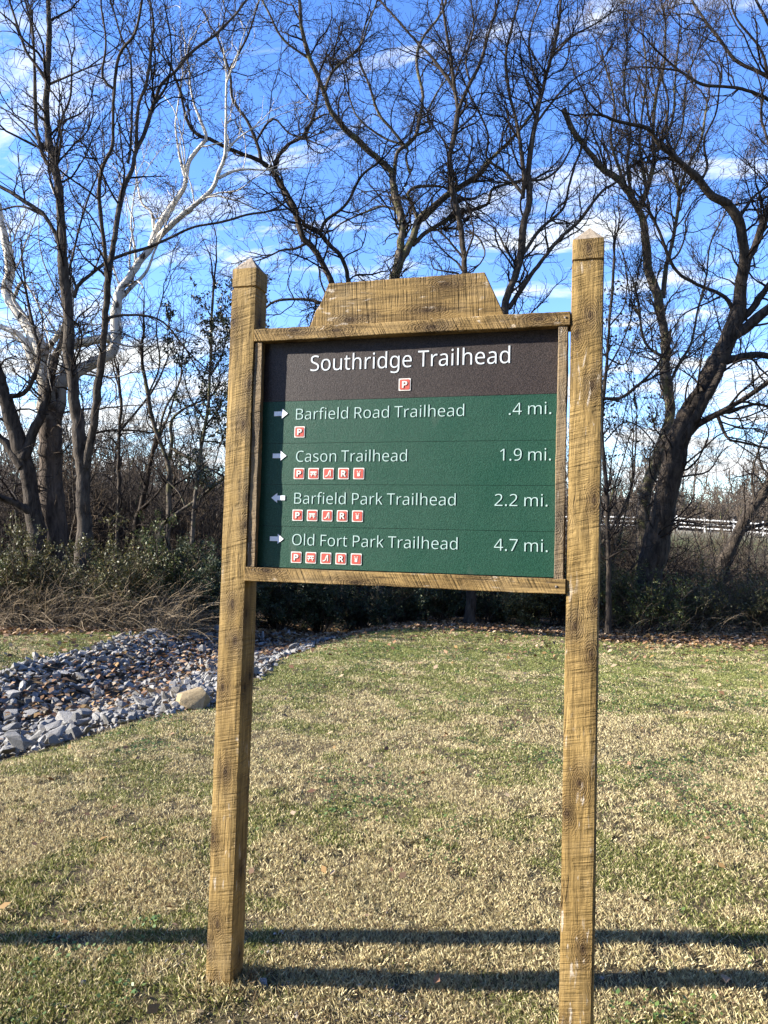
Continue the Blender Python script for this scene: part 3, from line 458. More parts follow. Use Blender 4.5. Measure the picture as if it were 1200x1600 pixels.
def icon(kind, cx, cz, h=.0205):
    b = MB(); flat(b, rrect(cx, cz, h, .003), YP-.0018, 1); flat(b, rrect(cx, cz, h*.84, .0045), YP-.0026, 0)
    y = YP-.0034; u = h/10
    if kind == 'T':
        stroke(b, [(cx-6*u, cz+2.6*u), (cx+6*u, cz+2.6*u)], 2.2*u, y, 1); stroke(b, [(cx-1.6*u, cz+2*u), (cx-4*u, cz-5*u)], 1.6*u, y-.0003, 1)
        stroke(b, [(cx+1.6*u, cz+2*u), (cx+4*u, cz-5*u)], 1.6*u, y-.0003, 1); stroke(b, [(cx-6.4*u, cz-1.2*u), (cx+6.4*u, cz-1.2*u)], 1.3*u, y-.0006, 1)
    if kind == 'S':
        stroke(b, [(cx-5.5*u, cz-5*u), (cx-1.5*u, cz-4*u), (cx+.3*u, cz-.5*u), (cx+1.2*u, cz+3.2*u), (cx+3.6*u, cz+5.6*u)], 1.9*u, y, 1); stroke(b, [(cx+3.6*u, cz+5.4*u), (cx+3.8*u, cz-5*u)], 1.5*u, y-.0003, 1)
    if kind == 'F':
        flat(b, rrect(cx, cz-2.6*u, 2.3*u, .8*u), y, 1); flat(b, rrect(cx, cz+.6*u, 3*u, .6*u)[:0] or [(cx-3*u, cz+.2*u), (cx+3*u, cz+.2*u), (cx+3*u, cz+1.4*u), (cx-3*u, cz+1.4*u)], y-.0003, 1)
        stroke(b, [(cx-3.4*u, cz+4.6*u), (cx-1.2*u, cz+3.0*u)], 1.3*u, y, 1); stroke(b, [(cx+3.4*u, cz+4.6*u), (cx+1.2*u, cz+3.0*u)], 1.3*u, y, 1)
    o = b.build(ICON_NAMES[kind], [M['red'], M['ink_cream']], panel, OFF)
    if kind in 'PR':                          # join the letter into the pictogram
        me = text(kind, cx-3.6*u, cx+4.0*u, cz-5*u, 10*u, M['ink_cream'], bold=.0011, raise_=.0012)
        bm = __import__('bmesh').new(); bm.from_mesh(o.data)
        k = len(bm.verts); me.transform(Matrix.Translation((0, -.0028, 0))); bm.from_mesh(me)
        bm.verts.ensure_lookup_table()
        for f in bm.faces:
            if f.verts[0].index >= k or f.verts[0] in set(): f.material_index = 1
        bm.verts.index_update()
        for f in bm.faces:
            if min(v.index for v in f.verts) >= k: f.material_index = 1
        bm.to_mesh(o.data); bm.free(); bpy.data.meshes.remove(me)
icon('P', .6801, 2.1916, .022)
icon('P', .2835, 2.0284)
for z in (1.8742, 1.7209, 1.5668):
    for k, x in zip('PTSRF', (.2865, .344, .4022, .460, .518)): icon(k, x, z)

# a second plain post out to the left, whose shadow crosses the turf behind the sign
def shadow_post():
    x, y = -2.25, -.41; b = MB(); h = .05
    b.box(-h, h, -h, h, -.3, 2.45); b.add([(-h, -h, 2.451), (h, -h, 2.451), (h, h, 2.451), (-h, h, 2.451), (0, 0, 2.475)], [(0, 1, 4), (1, 2, 4), (2, 3, 4), (3, 0, 4)])
    o = b.build('wooden_post', M['post'], None, (0, 0, 0), .003); o.location = (x, y, 0)
    tag(o, 'square wooden post left of the sign casting the long shadow line behind it', 'post')
shadow_post()

# ================================================================ trees
def nrm(v): return v/np.maximum(np.linalg.norm(v, axis=-1, keepdims=True), 1e-9)
def tubes(P, R, k):
    """P (B,n,3), R (B,n) -> vertices, quads of B k-sided tubes"""
    B, n, _ = P.shape
    T = np.empty_like(P); T[:, 1:-1] = P[:, 2:]-P[:, :-2]; T[:, 0] = P[:, 1]-P[:, 0]; T[:, -1] = P[:, -1]-P[:, -2]
    T = nrm(T); mean = nrm(T.mean(1)); ref = np.zeros((B, 3)); ref[np.arange(B), np.argmin(np.abs(mean), 1)] = 1
    U = nrm(np.cross(T, ref[:, None, :])); V = np.cross(T, U)
    a = np.arange(k)*2*math.pi/k
    X = P[:, :, None, :]+R[:, :, None, None]*(U[:, :, None, :]*np.cos(a)[None, None, :, None]+V[:, :, None, :]*np.sin(a)[None, None, :, None])
    b = (np.arange(B)*n*k)[:, None, None]; i = (np.arange(n-1)*k)[None, :, None]; j = np.arange(k)[None, None, :]; j2 = (j+1) % k
    q = np.stack([b+i+j, b+i+j2, b+i+k+j2, b+i+k+j], -1).reshape(-1, 4)
    return X.reshape(-1, 3), q
class Acc:
    def __init__(s): s.V = []; s.Q = []; s.I = []; s.n = 0
    def add(s, V, Q, mi=0):
        if len(V) == 0: return
        s.V.append(V); s.Q.append(Q+s.n); s.I.append(np.full(len(Q), mi)); s.n += len(V)
    def mesh(s, name, mats, base, sm=True):
        V = np.concatenate(s.V)-np.asarray(base); Q = s.Q; ks = sorted({q.shape[1] for q in Q})
        F_ = [np.concatenate([q for q in Q if q.shape[1] == k]) for k in ks]
        I_ = np.concatenate([i for k in ks for q, i in zip(Q, s.I) if q.shape[1] == k])
        return mesh_np(name, V, F_, mats, I_, smooth_=sm)
def grow(P, R, spacing, L, m, rr, rmax, rmin, ang, up, noi, rg, t0=.12, taper=.3, zmin=None, droop=0.):
    """side branches all along the given branches"""
    B, n, _ = P.shape
    seg = np.linalg.norm(P[:, 1:]-P[:, :-1], axis=2); ln = seg.sum(1)
    cnt = rg.poisson(ln*(1-t0)/spacing); idx = np.repeat(np.arange(B), cnt); N = len(idx)
    if N == 0: return np.zeros((0, m+1, 3)), np.zeros((0, m+1))
    t = t0+(1-t0)*rg.random(N); f = t*(n-1); i = np.minimum(f.astype(int), n-2); u = (f-i)[:, None]
    p0 = P[idx, i]*(1-u)+P[idx, i+1]*u; r0 = R[idx, i]*(1-u[:, 0])+R[idx, i+1]*u[:, 0]
    T = nrm(P[idx, i+1]-P[idx, i])
    if zmin is not None:
        k = p0[:, 2] > zmin; idx, t, p0, r0, T = idx[k], t[k], p0[k], r0[k], T[k]; N = len(idx)
    q = nrm(rg.normal(size=(N, 3))); q = nrm(q-(q*T).sum(1, keepdims=True)*T); q[:, 2] += up*.8; q = nrm(q)
    a = np.radians(rg.uniform(*ang, N))[:, None]
    d = nrm(np.cos(a)*T+np.sin(a)*q)
    lens = rg.uniform(*L, N)*(1.1-.55*t); st = lens/m
    out = np.empty((N, m+1, 3)); out[:, 0] = p0; kink = rg.normal(size=(N, 3))*noi*.5
    for s in range(m):
        out[:, s+1] = out[:, s]+d*st[:, None]
        kink = kink*.3+rg.normal(size=(N, 3))*noi
        d = d+kink; d[:, 2] += up*.35-droop; d = nrm(d)
    r = np.clip(r0*rr, rmin, rmax)[:, None]*np.linspace(1, taper, m+1)[None]
    return out, r
def catmull(p, per):
    p = np.asarray(p, float); q = np.vstack([2*p[0]-p[1], p, 2*p[-1]-p[-2]]); out = []
    for i in range(1, len(q)-2):
        for k in range(per):
            t = k/per; a, b, c, d = q[i-1], q[i], q[i+1], q[i+2]
            out.append(.5*((2*b)+(-a+c)*t+(2*a-5*b+4*c-d)*t*t+(-a+3*b-3*c+d)*t**3))
    out.append(q[-2]); return np.array(out)
def resample(p, n):
    d = np.r_[0, np.cumsum(np.linalg.norm(np.diff(p, axis=0), axis=1))]; t = np.linspace(0, d[-1], n)
    return np.stack([np.interp(t, d, p[:, k]) for k in range(3)], 1), d[-1]
def twigs_for(limbs, rg, k, acc, mats=(0, 0), balls=False):
    """limbs: list of (P (n,3), R (n)); adds three orders of branching"""
    n = 24
    P0 = []; R0 = []
    for p, r in limbs:
        q, ln = resample(p, n); P0.append(q); R0.append(np.interp(np.linspace(0, 1, n), np.linspace(0, 1, len(r)), r))
    P0 = np.array(P0); R0 = np.array(R0)
    # the limb ends fork on
    ends = P0[:, -1]; T = nrm(P0[:, -1]-P0[:, -3]); E = []; ER = []
    for e, t, r in zip(ends, T, R0[:, -1]):
        if r > .055: continue
        for j in range(2 if r > .012 else 1):
            m = 7; d = nrm(t+rg.normal(size=3)*.22+np.array([0, 0, .15])); pts = [e]; L = rg.uniform(.8, 1.7)*(1+8*min(r, .05))/m
            for s in range(m): pts.append(pts[-1]+d*L); d = nrm(d+rg.normal(size=3)*.17+np.array([0, 0, .05]))
            E.append(pts); ER.append(np.linspace(min(max(r*.9, .006), .035), .003, m+1))
    E = np.array(E); ER = np.array(ER)
    s = k['gap']
    zm = k.get('zmin', 1.6)
    a1, r1 = grow(P0, R0, .45*s, k['L1'], 11, .5, .026, .007, (32, 70), k['up'], k['noi'], rg, .1, .32, zm)
    e1, s1 = grow(E, ER, .55*s, (.5, 1.4), 11, .7, .014, .006, (28, 60), k['up'], k['noi'], rg, .05, .32)
    L1 = np.concatenate([a1, e1]); S1 = np.concatenate([r1, s1])
    a0, r0 = grow(P0, R0, .38*s, (.2, .8), 7, .3, .010, .005, (35, 80), k['up'], k['noi'], rg, .1, .4, zm)
    L2, S2 = grow(L1, S1, .235*s, k['L2'], 7, .62, .0115, .0058, (28, 65), k['up']*.8, k['noi']*1.15, rg, .08, .4)
    e2, f2 = grow(E, ER, .42*s, (.25, .7), 7, .6, .009, .0046, (28, 60), k['up'], k['noi'], rg, .05, .4)
    L2 = np.concatenate([L2, e2, a0]); S2 = np.concatenate([S2, f2, r0])
    L3, S3 = grow(L2, S2, .20*s, k['L3'], 4, .7, .0062, .0042, (25, 65), k['up']*.6, k['noi']*1.2, rg, .1, .6)
    for (P, R, sd, mi) in ((E, ER, 5, 0), (L1, S1, 4, 0), (L2, S2, 3, 1), (L3, S3, 3, 1)):
        if len(P): acc.add(*tubes(P, R, sd), mi)
    if balls:                                 # hanging seed balls
        idx = rg.choice(len(L3), min(balls, len(L3)), replace=False); c = L3[idx, -1]-np.array([0, 0, .05]); r = .017
        o = np.array([(1, 0, 0), (-1, 0, 0), (0, 1, 0), (0, -1, 0), (0, 0, 1), (0, 0, -1)])*r
        V = (c[:, None]+o[None]).reshape(-1, 3); t = np.array([(0, 2, 4), (2, 1, 4), (1, 3, 4), (3, 0, 4), (2, 0, 5), (1, 2, 5), (3, 1, 5), (0, 3, 5)])
        acc.add(V, (np.arange(len(c))[:, None, None]*6+t[None]).reshape(-1, 3), 2)
    return L1, L2, L3
def leaf_cloud(C, N, size, rg, flat=.0, dirs=None):
    """N leaf quads (folded diamonds) centred on points C (N,3)"""
    a = nrm(rg.normal(size=(N, 3))); b = nrm(np.cross(a, rg.normal(size=(N, 3)))); s = (rg.uniform(.6, 1.25, N)*size)[:, None]
    V = np.stack([C-a*s, C+b*s*.45+np.cross(a, b)*s*.12, C+a*s, C-b*s*.45+np.cross(a, b)*s*.12], 1)
    q = np.arange(N*4).reshape(N, 4)
    return V.reshape(-1, 3), q
def tree(name, label, cat, D, limbs, mat, tw, seed, k, group=None, balls=0, leaves=None, base_px=None, spread=.33):
    rg = np.random.default_rng(seed)
    first = limbs[0]; bx = base_px if base_px is not None else first[2][0][0]
    base = ground_at(bx, D)
    done = []; pts2 = []                      # (pixel points, depth) of earlier limbs
    tr_acc = Acc()
    for li, (w0, w1, px) in enumerate(limbs):
        px = [tuple(q) for q in px]
        if li == 0 or (len(px[0]) == 3 and px[0][2] == 'base'):
            P = [ground_at(px[0][0], D)-np.array([0, 0, .25])]; dep = [D]
            px = [q[:2] for q in px]; d = D; root = True
        else:
            al = np.concatenate([q for q, _ in pts2]); ad = np.concatenate([q for _, q in pts2])
            j = np.argmin(((al-np.array(px[0]))**2).sum(1)); d = ad[j]; P = []; dep = []; root = False
        slope = rg.uniform(-spread, spread)*(0 if root else 1); last = px[0]
        for q in px:
            d = d+slope*math.hypot(q[0]-last[0], q[1]-last[1])*D/F; last = q
            P.append(at(q[0], q[1], d)); dep.append(d)
        c = catmull(P, 6)
        ln = np.linalg.norm(np.diff(c, axis=0), axis=1).sum()
        n = max(10, int(ln/.11)); c, ln = resample(c, n)
        t = np.linspace(0, 1, n); r = (w1*.66+(w0*(.84 if root else .68)-w1*.66)*(1-t)**1.35)*D/F
        # small crooks, and bumps where branches leave
        w = np.cumsum(rg.normal(size=(n, 3)), 0); w -= np.linspace(0, 1, n)[:, None]*w[-1]; c = c+w*np.minimum(.012, .18*r.min())*(smooth(0, .1, t)*smooth(1, .9, t))[:, None]
        r = r*(1+.07*np.sin(t*ln*3.1+seed)+rg.normal(0, .03, n))
        if root: zz = c[:, 2]-base[2]; r = r*(1+.75*np.exp(-np.maximum(zz, 0)/.25))
        R_ = np.r_[r]; sides = 12 if w0 > 9 else 8 if w0 > 4 else 6
        tr_acc.add(*tubes(c[None], R_[None], sides))
        done.append((c, R_)); pp = np.array(px, float)
        # densify pixel line for depth look-ups
        tt = np.linspace(0, len(pp)-1, len(pp)*8); dd = dep[-len(pp):]
        pts2.append((np.stack([np.interp(tt, np.arange(len(pp)), pp[:, 0]), np.interp(tt, np.arange(len(pp)), pp[:, 1])], 1), np.interp(tt, np.arange(len(pp)), dd)))
    root_o = empty(name, base, label, cat, group)
    obj('trunk', tr_acc.mesh('trunk', mat, base), root_o)
    ac = Acc(); L1, L2, L3 = twigs_for(done, rg, k, ac, balls=balls)
    obj('crown', ac.mesh('crown', list(tw)+[M['twig']], base), root_o)
    return root_o, done, (L1, L2, L3)
K = dict(gap=.80, L1=(.8, 3.0), L2=(.35, 1.25), L3=(.14, .50), up=.18, noi=.20, zmin=1.8)
def kk(**a): d = dict(K); d.update(a); return d
DT = (M['twig'], M['twig']); GT = (M['twig'], M['twig_grey']); TT = (M['twig_grey'], M['twig_tan'])

# --- the old flaking-barked tree at the left and its neighbours
tree('sycamore_tree', 'massive old tree at the left edge with white flaking upper limbs', 'tree', 15.8, [
    (30, 23, [(84, 870), (78, 790), (76, 673), (73, 605), (69, 560)]),
    (17, 8.1, [(69, 560), (57, 530), (45, 508), (24, 477), (10, 447), (17, 422), (15, 395), (5, 350), (-4, 318)]),
    (13, 6, [(66, 590), (40, 535), (20, 519), (-10, 505)]),
    (16, 12, [(76, 610), (100, 590), (120, 578), (155, 560), (177, 545), (182, 519)]),
    (13, 7, [(182, 519), (181, 477), (186, 455), (200, 442), (217, 415), (232, 390), (245, 358)]),
    (7.9, 2.8, [(245, 358), (272, 317), (290, 292), (295, 257), (310, 232), (322, 214), (307, 175), (300, 150), (296, 110)]),
    (7.9, 2.8, [(236, 384), (282, 340), (310, 317), (332, 295), (342, 267), (352, 237), (353, 190), (354, 130)]),
    (3.4, 1.6, [(352, 237), (370, 218), (386, 206)]),
    (4.5, 2, [(342, 278), (365, 268), (390, 264), (415, 266)]),
    (5.7, 2.4, [(184, 470), (205, 448), (228, 425), (240, 395), (252, 370)]),
    (4.5, 1.6, [(242, 362), (236, 330), (222, 318), (214, 280), (212, 250)]),
    (12, 10, [(78, 680), (95, 640), (108, 555), (116, 540), (150, 533), (172, 528)]),
    (9.2, 3.2, [(72, 600), (74, 545), (104, 500), (112, 460), (96, 365), (94, 330)]),
    (5.1, 2, [(112, 540), (106, 490), (100, 440), (94, 362), (90, 300)]),
    (4.5, 1.6, [(206, 440), (212, 400), (205, 350), (210, 300)]),
    (4.5, 1.6, [(292, 285), (282, 250), (274, 200), (280, 150)]),
    (4.5, 1.6, [(20, 470), (34, 440), (46, 452), (62, 480), (70, 510)]),
], M['bark_syc'], (M['bark_syc'], M['twig_grey']), 1, kk(noi=.22, gap=1.05), balls=700)
tree('dark_tree', 'dark forked tree leaning out of the left frame edge beside the massive trunk', 'tree', 15.2, [
    (20, 15, [(58, 880), (47, 800), (36, 725), (22, 676), (2, 606), (-20, 540)]),
    (13, 7, [(36, 718), (48, 685), (65, 632), (82, 570), (100, 519), (106, 490)]),
    (12, 9, [(36, 730), (10, 690), (-20, 668)]),
    (9, 8, [(52, 800), (20, 782), (-15, 770)]),
    (6, 3, [(8, 620), (40, 610), (60, 560), (52, 510), (40, 450)]),
], M['bark_dark'], DT, 2, kk(gap=1.0))
tree('twin_trunk_tree', 'tall dark tree at the left forking low into two upright trunks', 'tree', 14.6, [
    (17, 13, [(130, 880), (131, 800), (131, 735), (127, 690), (117, 622), (106, 545)]),
    (13, 5.5, [(106, 545), (108, 525), (106, 462), (100, 375), (92, 300), (85, 262), (77, 225), (72, 175), (75, 125), (77, 75), (75, -25)]),
    (10, 7, [(134, 730), (142, 685), (150, 640), (158, 570), (164, 490), (166, 475), (170, 425)]),
    (5, 2.5, [(168, 440), (164, 390), (159, 350), (155, 300), (160, 262), (175, 230), (177, 187), (179, 137), (187, 82), (210, 52), (224, -10)]),
    (6.5, 3, [(170, 425), (177, 385), (190, 300), (207, 262), (210, 240), (225, 205), (240, 162), (252, 132), (275, 110), (300, 80), (345, 45), (392, -8)]),
    (4.5, 2.5, [(213, 232), (217, 165), (230, 125), (237, 62), (240, 37), (232, -10)]),
    (3.5, 2, [(200, 255), (205, 217), (206, 125), (202, 82), (190, 60), (176, 10)]),
    (5, 3, [(84, 268), (68, 245), (58, 200), (55, 150), (54, 95), (50, 40)]),
    (4.5, 2.2, [(73, 128), (55, 100), (40, 80), (25, 35), (10, -12)]),
    (4.5, 2.5, [(116, 465), (124, 443), (160, 415), (190, 400), (240, 385), (300, 357), (350, 347), (387, 335), (412, 332)]),
    (6, 4, [(98, 402), (87, 367), (70, 337), (50, 322), (0, 292), (-20, 285)]),
    (3.5, 2, [(70, 337), (35, 322), (0, 328)]),
    (3, 2, [(77, 132), (105, 120), (137, 106)]),
    (3, 2, [(120, 452), (112, 430), (108, 420), (135, 320), (150, 280)]),
    (3.5, 2, [(160, 500), (195, 492), (250, 500), (290, 545)]),
    (3.5, 1.8, [(244, 160), (262, 128), (268, 80), (262, 30)]),
    (3, 1.8, [(179, 140), (160, 120), (165, 70), (158, 10)]),
    (3.5, 2, [(85, 262), (95, 190), (110, 150), (112, 90)]),
], M['bark_mid'], DT, 3, kk(gap=.95), balls=260)
MID = kk(gap=.95, L1=(.5, 1.6), zmin=1.3)
tree('slender_tree', 'slim dark bare tree with a crooked side limb in the thicket left of the sign', 'tree', 17.5, [
    (5, 3.5, [(187, 835), (189, 750), (188, 675), (190, 640), (186, 600)]),
    (3.5, 2, [(189, 672), (222, 633), (245, 600), (262, 560)]),
    (3.5, 2, [(150, 676), (172, 672), (205, 672), (236, 676)]),
    (2.5, 1.5, [(187, 610), (175, 560), (180, 500)]),
], M['bark_mid'], GT, 4, MID)
tree('forked_tree', 'bare forked tree with curving trunk midway between the left trunks and the sign', 'tree', 16.6, [
    (6.5, 4.5, [(262, 850), (262, 780), (262, 720), (242, 665), (231, 615), (222, 570)]),
    (4.5, 2.5, [(263, 725), (268, 690), (266, 660), (285, 640), (325, 622)]),
    (3, 2, [(248, 680), (258, 640), (280, 600), (285, 560)]),
    (2.5, 1.5, [(232, 615), (250, 570), (245, 510), (255, 460)]),
    (4, 2.5, [(268, 700), (300, 718), (345, 742)]),
], M['bark_grey'], GT, 5, MID)
tree('leaning_tree', 'thin dark trunk leaning to the right in the thicket left of the sign', 'tree', 18.4, [
    (6.5, 5, [(208, 830), (218, 795), (228, 755), (237, 715), (247, 670)]),
    (4, 2, [(240, 705), (262, 650), (275, 610)]),
    (4, 2.5, [(215, 800), (240, 778), (260, 752)]),
], M['bark_dark'], GT, 6, MID)
cedar, _c, _t = tree('evergreen_tree', 'slim tree with small dark evergreen leaves directly left of the left post', 'tree', 15.6, [
    (4.5, 3, [(300, 850), (304, 780), (314, 690), (324, 630), (329, 530), (334, 440)]),
    (2.6, 1.5, [(316, 672), (340, 640), (356, 610)]), (2.6, 1.5, [(318, 655), (296, 620), (285, 580)]),
    (2.2, 1.4, [(326, 590), (345, 560), (356, 520)]), (2.2, 1.4, [(313, 690), (335, 690), (365, 700)]),
], M['bark_grey'], GT, 7, kk(gap=.8, L1=(.5, 1.0), zmin=1.2))
M['ever'] = None
tree('fallen_tree', 'fallen pale trunk slanting up behind the left post', 'tree', 16.2, [
    (5, 4, [(252, 838), (267, 812), (310, 778), (354, 744), (400, 715)]), (2.5, 1.5, [(290, 795), (280, 770), (262, 752)])], M['bark_grey'], GT, 8, kk(gap=2., zmin=1.))

# --- trees rising behind the sign
tree('arching_tree', 'dark several-stemmed tree arching to the left above the sign crest', 'tree', 17.6, [
    (9, 6.5, [(545, 800), (535, 600), (522, 470), (497, 402), (477, 375), (462, 342), (447, 303), (427, 267)]),
    (6, 2.6, [(427, 267), (407, 252), (380, 242), (355, 232), (330, 219), (310, 212), (292, 187), (284, 150), (270, 110)]),
    (5, 2.5, [(430, 268), (432, 250), (450, 227), (475, 212), (490, 185), (497, 150), (500, 110)]),
    (4.5, 2.5, [(408, 252), (400, 222), (387, 190), (372, 170), (362, 150), (358, 110), (340, 60)]),
    (6.5, 5, [(540, 600, 'base'), (545, 470), (535, 407), (512, 380), (497, 362), (478, 352)]),
    (4.5, 2.6, [(500, 365), (510, 345), (540, 322), (565, 275), (590, 255)]),
    (4, 2.5, [(480, 380), (462, 388), (440, 391), (425, 398)]),
    (5, 2.5, [(520, 480), (480, 468), (430, 470), (405, 490)]),
    (3, 2, [(400, 222), (425, 186), (450, 208), (470, 215)]),
    (3.2, 2, [(358, 110), (385, 60), (405, 0)]),
], M['bark_dark'], DT, 9, kk(gap=.75, noi=.24))
tree('spreading_tree', 'thick stemmed tree with crooked spreading limbs centred above the sign crest', 'tree', 18.4, [
    (18, 12, [(596, 820), (602, 600), (612, 460), (622, 418), (626, 392)]),
    (10, 8.5, [(626, 392), (629, 350), (622, 320), (615, 290), (612, 268)]),
    (8.5, 4, [(612, 268), (590, 247), (562, 225), (532, 197), (512, 172), (505, 150), (485, 100), (472, 55), (468, 0), (460, -40)]),
    (10, 6.5, [(622, 412), (635, 396), (648, 372), (655, 345), (675, 327), (702, 302), (730, 286), (750, 273), (765, 250)]),
    (4.5, 2.5, [(765, 250), (790, 228), (810, 205), (835, 170), (850, 130)]),
    (6, 3, [(645, 383), (665, 365), (690, 350), (722, 332), (760, 320), (770, 296), (800, 286), (835, 280)]),
    (5, 3, [(616, 280), (620, 242), (635, 227), (650, 212), (657, 175), (659, 150), (650, 100), (660, 60), (690, 20), (700, -20)]),
    (5, 2.5, [(654, 347), (645, 318), (639, 302), (655, 292), (690, 292), (715, 305)]),
    (4, 2, [(634, 230), (610, 200), (590, 175), (575, 130), (560, 90), (570, 40)]),
    (4, 2, [(505, 150), (520, 110), (560, 75), (575, 40), (590, 0)]),
    (3.5, 2, [(650, 212), (672, 200), (668, 180), (680, 150), (700, 120)]),
    (3.4, 2, [(640, 270), (634, 245), (636, 230), (600, 215), (560, 185), (545, 150)]),
    (3, 2, [(480, 90), (440, 60), (420, 20), (400, -20)]),
    (3.4, 2, [(622, 330), (600, 322), (575, 330), (540, 345), (520, 360)]),
], M['bark_grey'], DT, 10, kk(gap=.75, noi=.25))
tree('straight_tree', 'single dark straight trunk above the right half of the crest, forking high up', 'tree', 16.2, [
    (8.5, 6, [(735, 830), (730, 600), (728, 425), (724, 337), (712, 300), (705, 250), (710, 212), (716, 172)]),
    (4.5, 2.4, [(716, 172), (707, 135), (680, 95), (650, 65), (620, 30), (595, 2)]),
    (5, 2.5, [(716, 172), (735, 130), (750, 100), (762, 60), (775, 20), (790, -30)]),
    (4.5, 2.5, [(712, 150), (705, 100), (697, 50), (688, -20)]),
    (3, 1.8, [(735, 130), (728, 90), (740, 40), (735, -10)]),
    (2.6, 1.6, [(727, 360), (748, 372), (758, 395), (750, 412)]),
    (2.6, 1.6, [(707, 240), (690, 215), (672, 190)]),
    (2.6, 1.6, [(712, 205), (740, 180), (752, 150)]),
], M['bark_dark'], DT, 11, kk())
tree('upright_tree', 'dark upright tree with three rising limbs between the crest and the right post', 'tree', 17.2, [
    (11, 8, [(780, 830), (782, 620), (792, 485), (807, 440), (817, 400), (820, 350), (827, 312), (825, 275)]),
    (6.5, 3, [(825, 275), (829, 237), (836, 195), (845, 150), (858, 100), (872, 50), (878, -20)]),
    (5, 2.5, [(817, 310), (818, 280), (815, 245), (807, 195), (795, 145), (790, 90), (800, 40), (815, -15)]),
    (4, 2, [(818, 305), (787, 267), (760, 247), (762, 212), (750, 180), (735, 150)]),
    (6, 3, [(795, 482), (835, 422), (875, 372), (907, 342), (940, 300), (965, 284), (985, 262)]),
    (4.5, 2.2, [(817, 398), (845, 357), (880, 325), (890, 290), (897, 265), (910, 232), (918, 200)]),
    (3.5, 2, [(822, 282), (850, 280), (875, 262), (890, 235)]),
    (3.4, 1.8, [(836, 195), (870, 150), (900, 120), (930, 105)]),
    (3.2, 1.8, [(846, 147), (830, 100), (828, 50), (845, 0)]),
    (3.2, 1.8, [(862, 90), (890, 60), (925, 40), (955, 20)]),
    (2.8, 1.6, [(812, 420), (790, 390), (775, 360), (755, 345)]),
], M['bark_mid'], DT, 12, kk(gap=.75))
# --- right of the sign
tree('tan_tree', 'pale stubby-branched tree with sunlit tan twigs just right of the right post', 'tree', 18.4, [
    (15, 10, [(1002, 880), (1006, 792), (1030, 706), (1046, 655), (1042, 600), (1037, 520), (1026, 465), (1012, 420)]),
    (9.5, 6, [(1012, 420), (1010, 375), (1004, 340), (985, 307), (970, 282), (940, 260), (915, 230), (895, 200), (880, 170)]),
    (6, 2.5, [(1000, 325), (1015, 287), (1022, 250), (1020, 200), (1025, 150), (1038, 100), (1040, 40)]),
    (5.5, 2.6, [(1036, 465), (1040, 420), (1050, 380), (1060, 325), (1066, 285), (1080, 250), (1097, 215), (1105, 160)]),
    (4, 2, [(990, 315), (980, 260), (985, 200), (975, 140), (980, 80)]),
    (4, 2, [(1012, 300), (1000, 240), (1003, 180), (1010, 120), (1005, 60)]),
    (3.5, 2, [(975, 285), (955, 220), (960, 160), (945, 100)]),
    (3.5, 2, [(1022, 240), (1050, 190), (1055, 130), (1060, 70)]),
    (3.5, 2, [(1062, 310), (1050, 250), (1065, 200), (1072, 130), (1090, 80)]),
    (4, 2, [(1042, 610), (1060, 570), (1080, 535), (1092, 480), (1105, 430), (1110, 380), (1130, 340)]),
    (3.2, 2, [(1040, 560), (1010, 540), (1000, 500), (995, 460)]),
], M['bark_grey'], TT, 13, kk(gap=.62, up=.34, noi=.17, L1=(.7, 2.0)))
tree('leaning_giant_tree', 'biggest dark tree on the right, leaning right with thick curving limbs', 'tree', 16.6, [
    (27, 20, [(1000, 950), (1022, 850), (1046, 745), (1066, 660), (1096, 608), (1122, 560), (1140, 525), (1155, 482)]),
    (14, 9, [(1155, 482), (1160, 430), (1156, 365), (1137, 322), (1112, 305), (1092, 280)]),
    (8, 3, [(1092, 280), (1055, 247), (1030, 225), (1010, 200), (970, 190), (940, 180)]),
    (10, 7, [(1158, 450), (1166, 410), (1187, 362), (1202, 325), (1220, 270)]),
    (9, 6, [(1148, 505), (1172, 485), (1205, 440), (1230, 410)]),
    (13, 11, [(1138, 530), (1165, 512), (1205, 480), (1240, 450)]),
    (10, 8, [(1128, 565), (1150, 560), (1185, 553), (1220, 560)]),
    (14, 9, [(1040, 800), (1058, 720), (1070, 690), (1084, 655), (1113, 603), (1130, 570)]),
    (8, 5, [(1076, 678), (1092, 662), (1121, 647), (1155, 629), (1200, 600), (1220, 590)]),
    (5, 3, [(1094, 660), (1130, 645), (1180, 632), (1215, 640)]),
    (5, 3, [(1145, 485), (1135, 465), (1110, 452), (1085, 442), (1055, 420), (1030, 360), (1015, 330)]),
    (4.5, 2.5, [(1152, 345), (1165, 325), (1180, 305), (1202, 290)]),
    (3.5, 2, [(1095, 283), (1105, 260), (1100, 220), (1118, 180), (1125, 130)]),
    (3.5, 2, [(1058, 248), (1040, 210), (1045, 160), (1030, 110)]),
    (4, 2.5, [(1121, 649), (1136, 684), (1155, 690), (1200, 700)]),
    (4, 2.2, [(1045, 560), (1020, 548), (1005, 530), (1000, 500)]),
], M['bark_dark'], DT, 14, kk(gap=.85, zmin=1.4))
tree('bent_tree', 'short thick leaning trunk at the right edge in front of the white fence', 'tree', 20., [
    (15, 11, [(1130, 890), (1147, 843), (1168, 808), (1199, 760), (1230, 700)]), (6, 4, [(1150, 838), (1175, 825), (1205, 818)]),
    (4, 2, [(1180, 790), (1175, 740), (1190, 690)])], M['bark_mid'], GT, 15, kk(gap=1.2, zmin=1.))
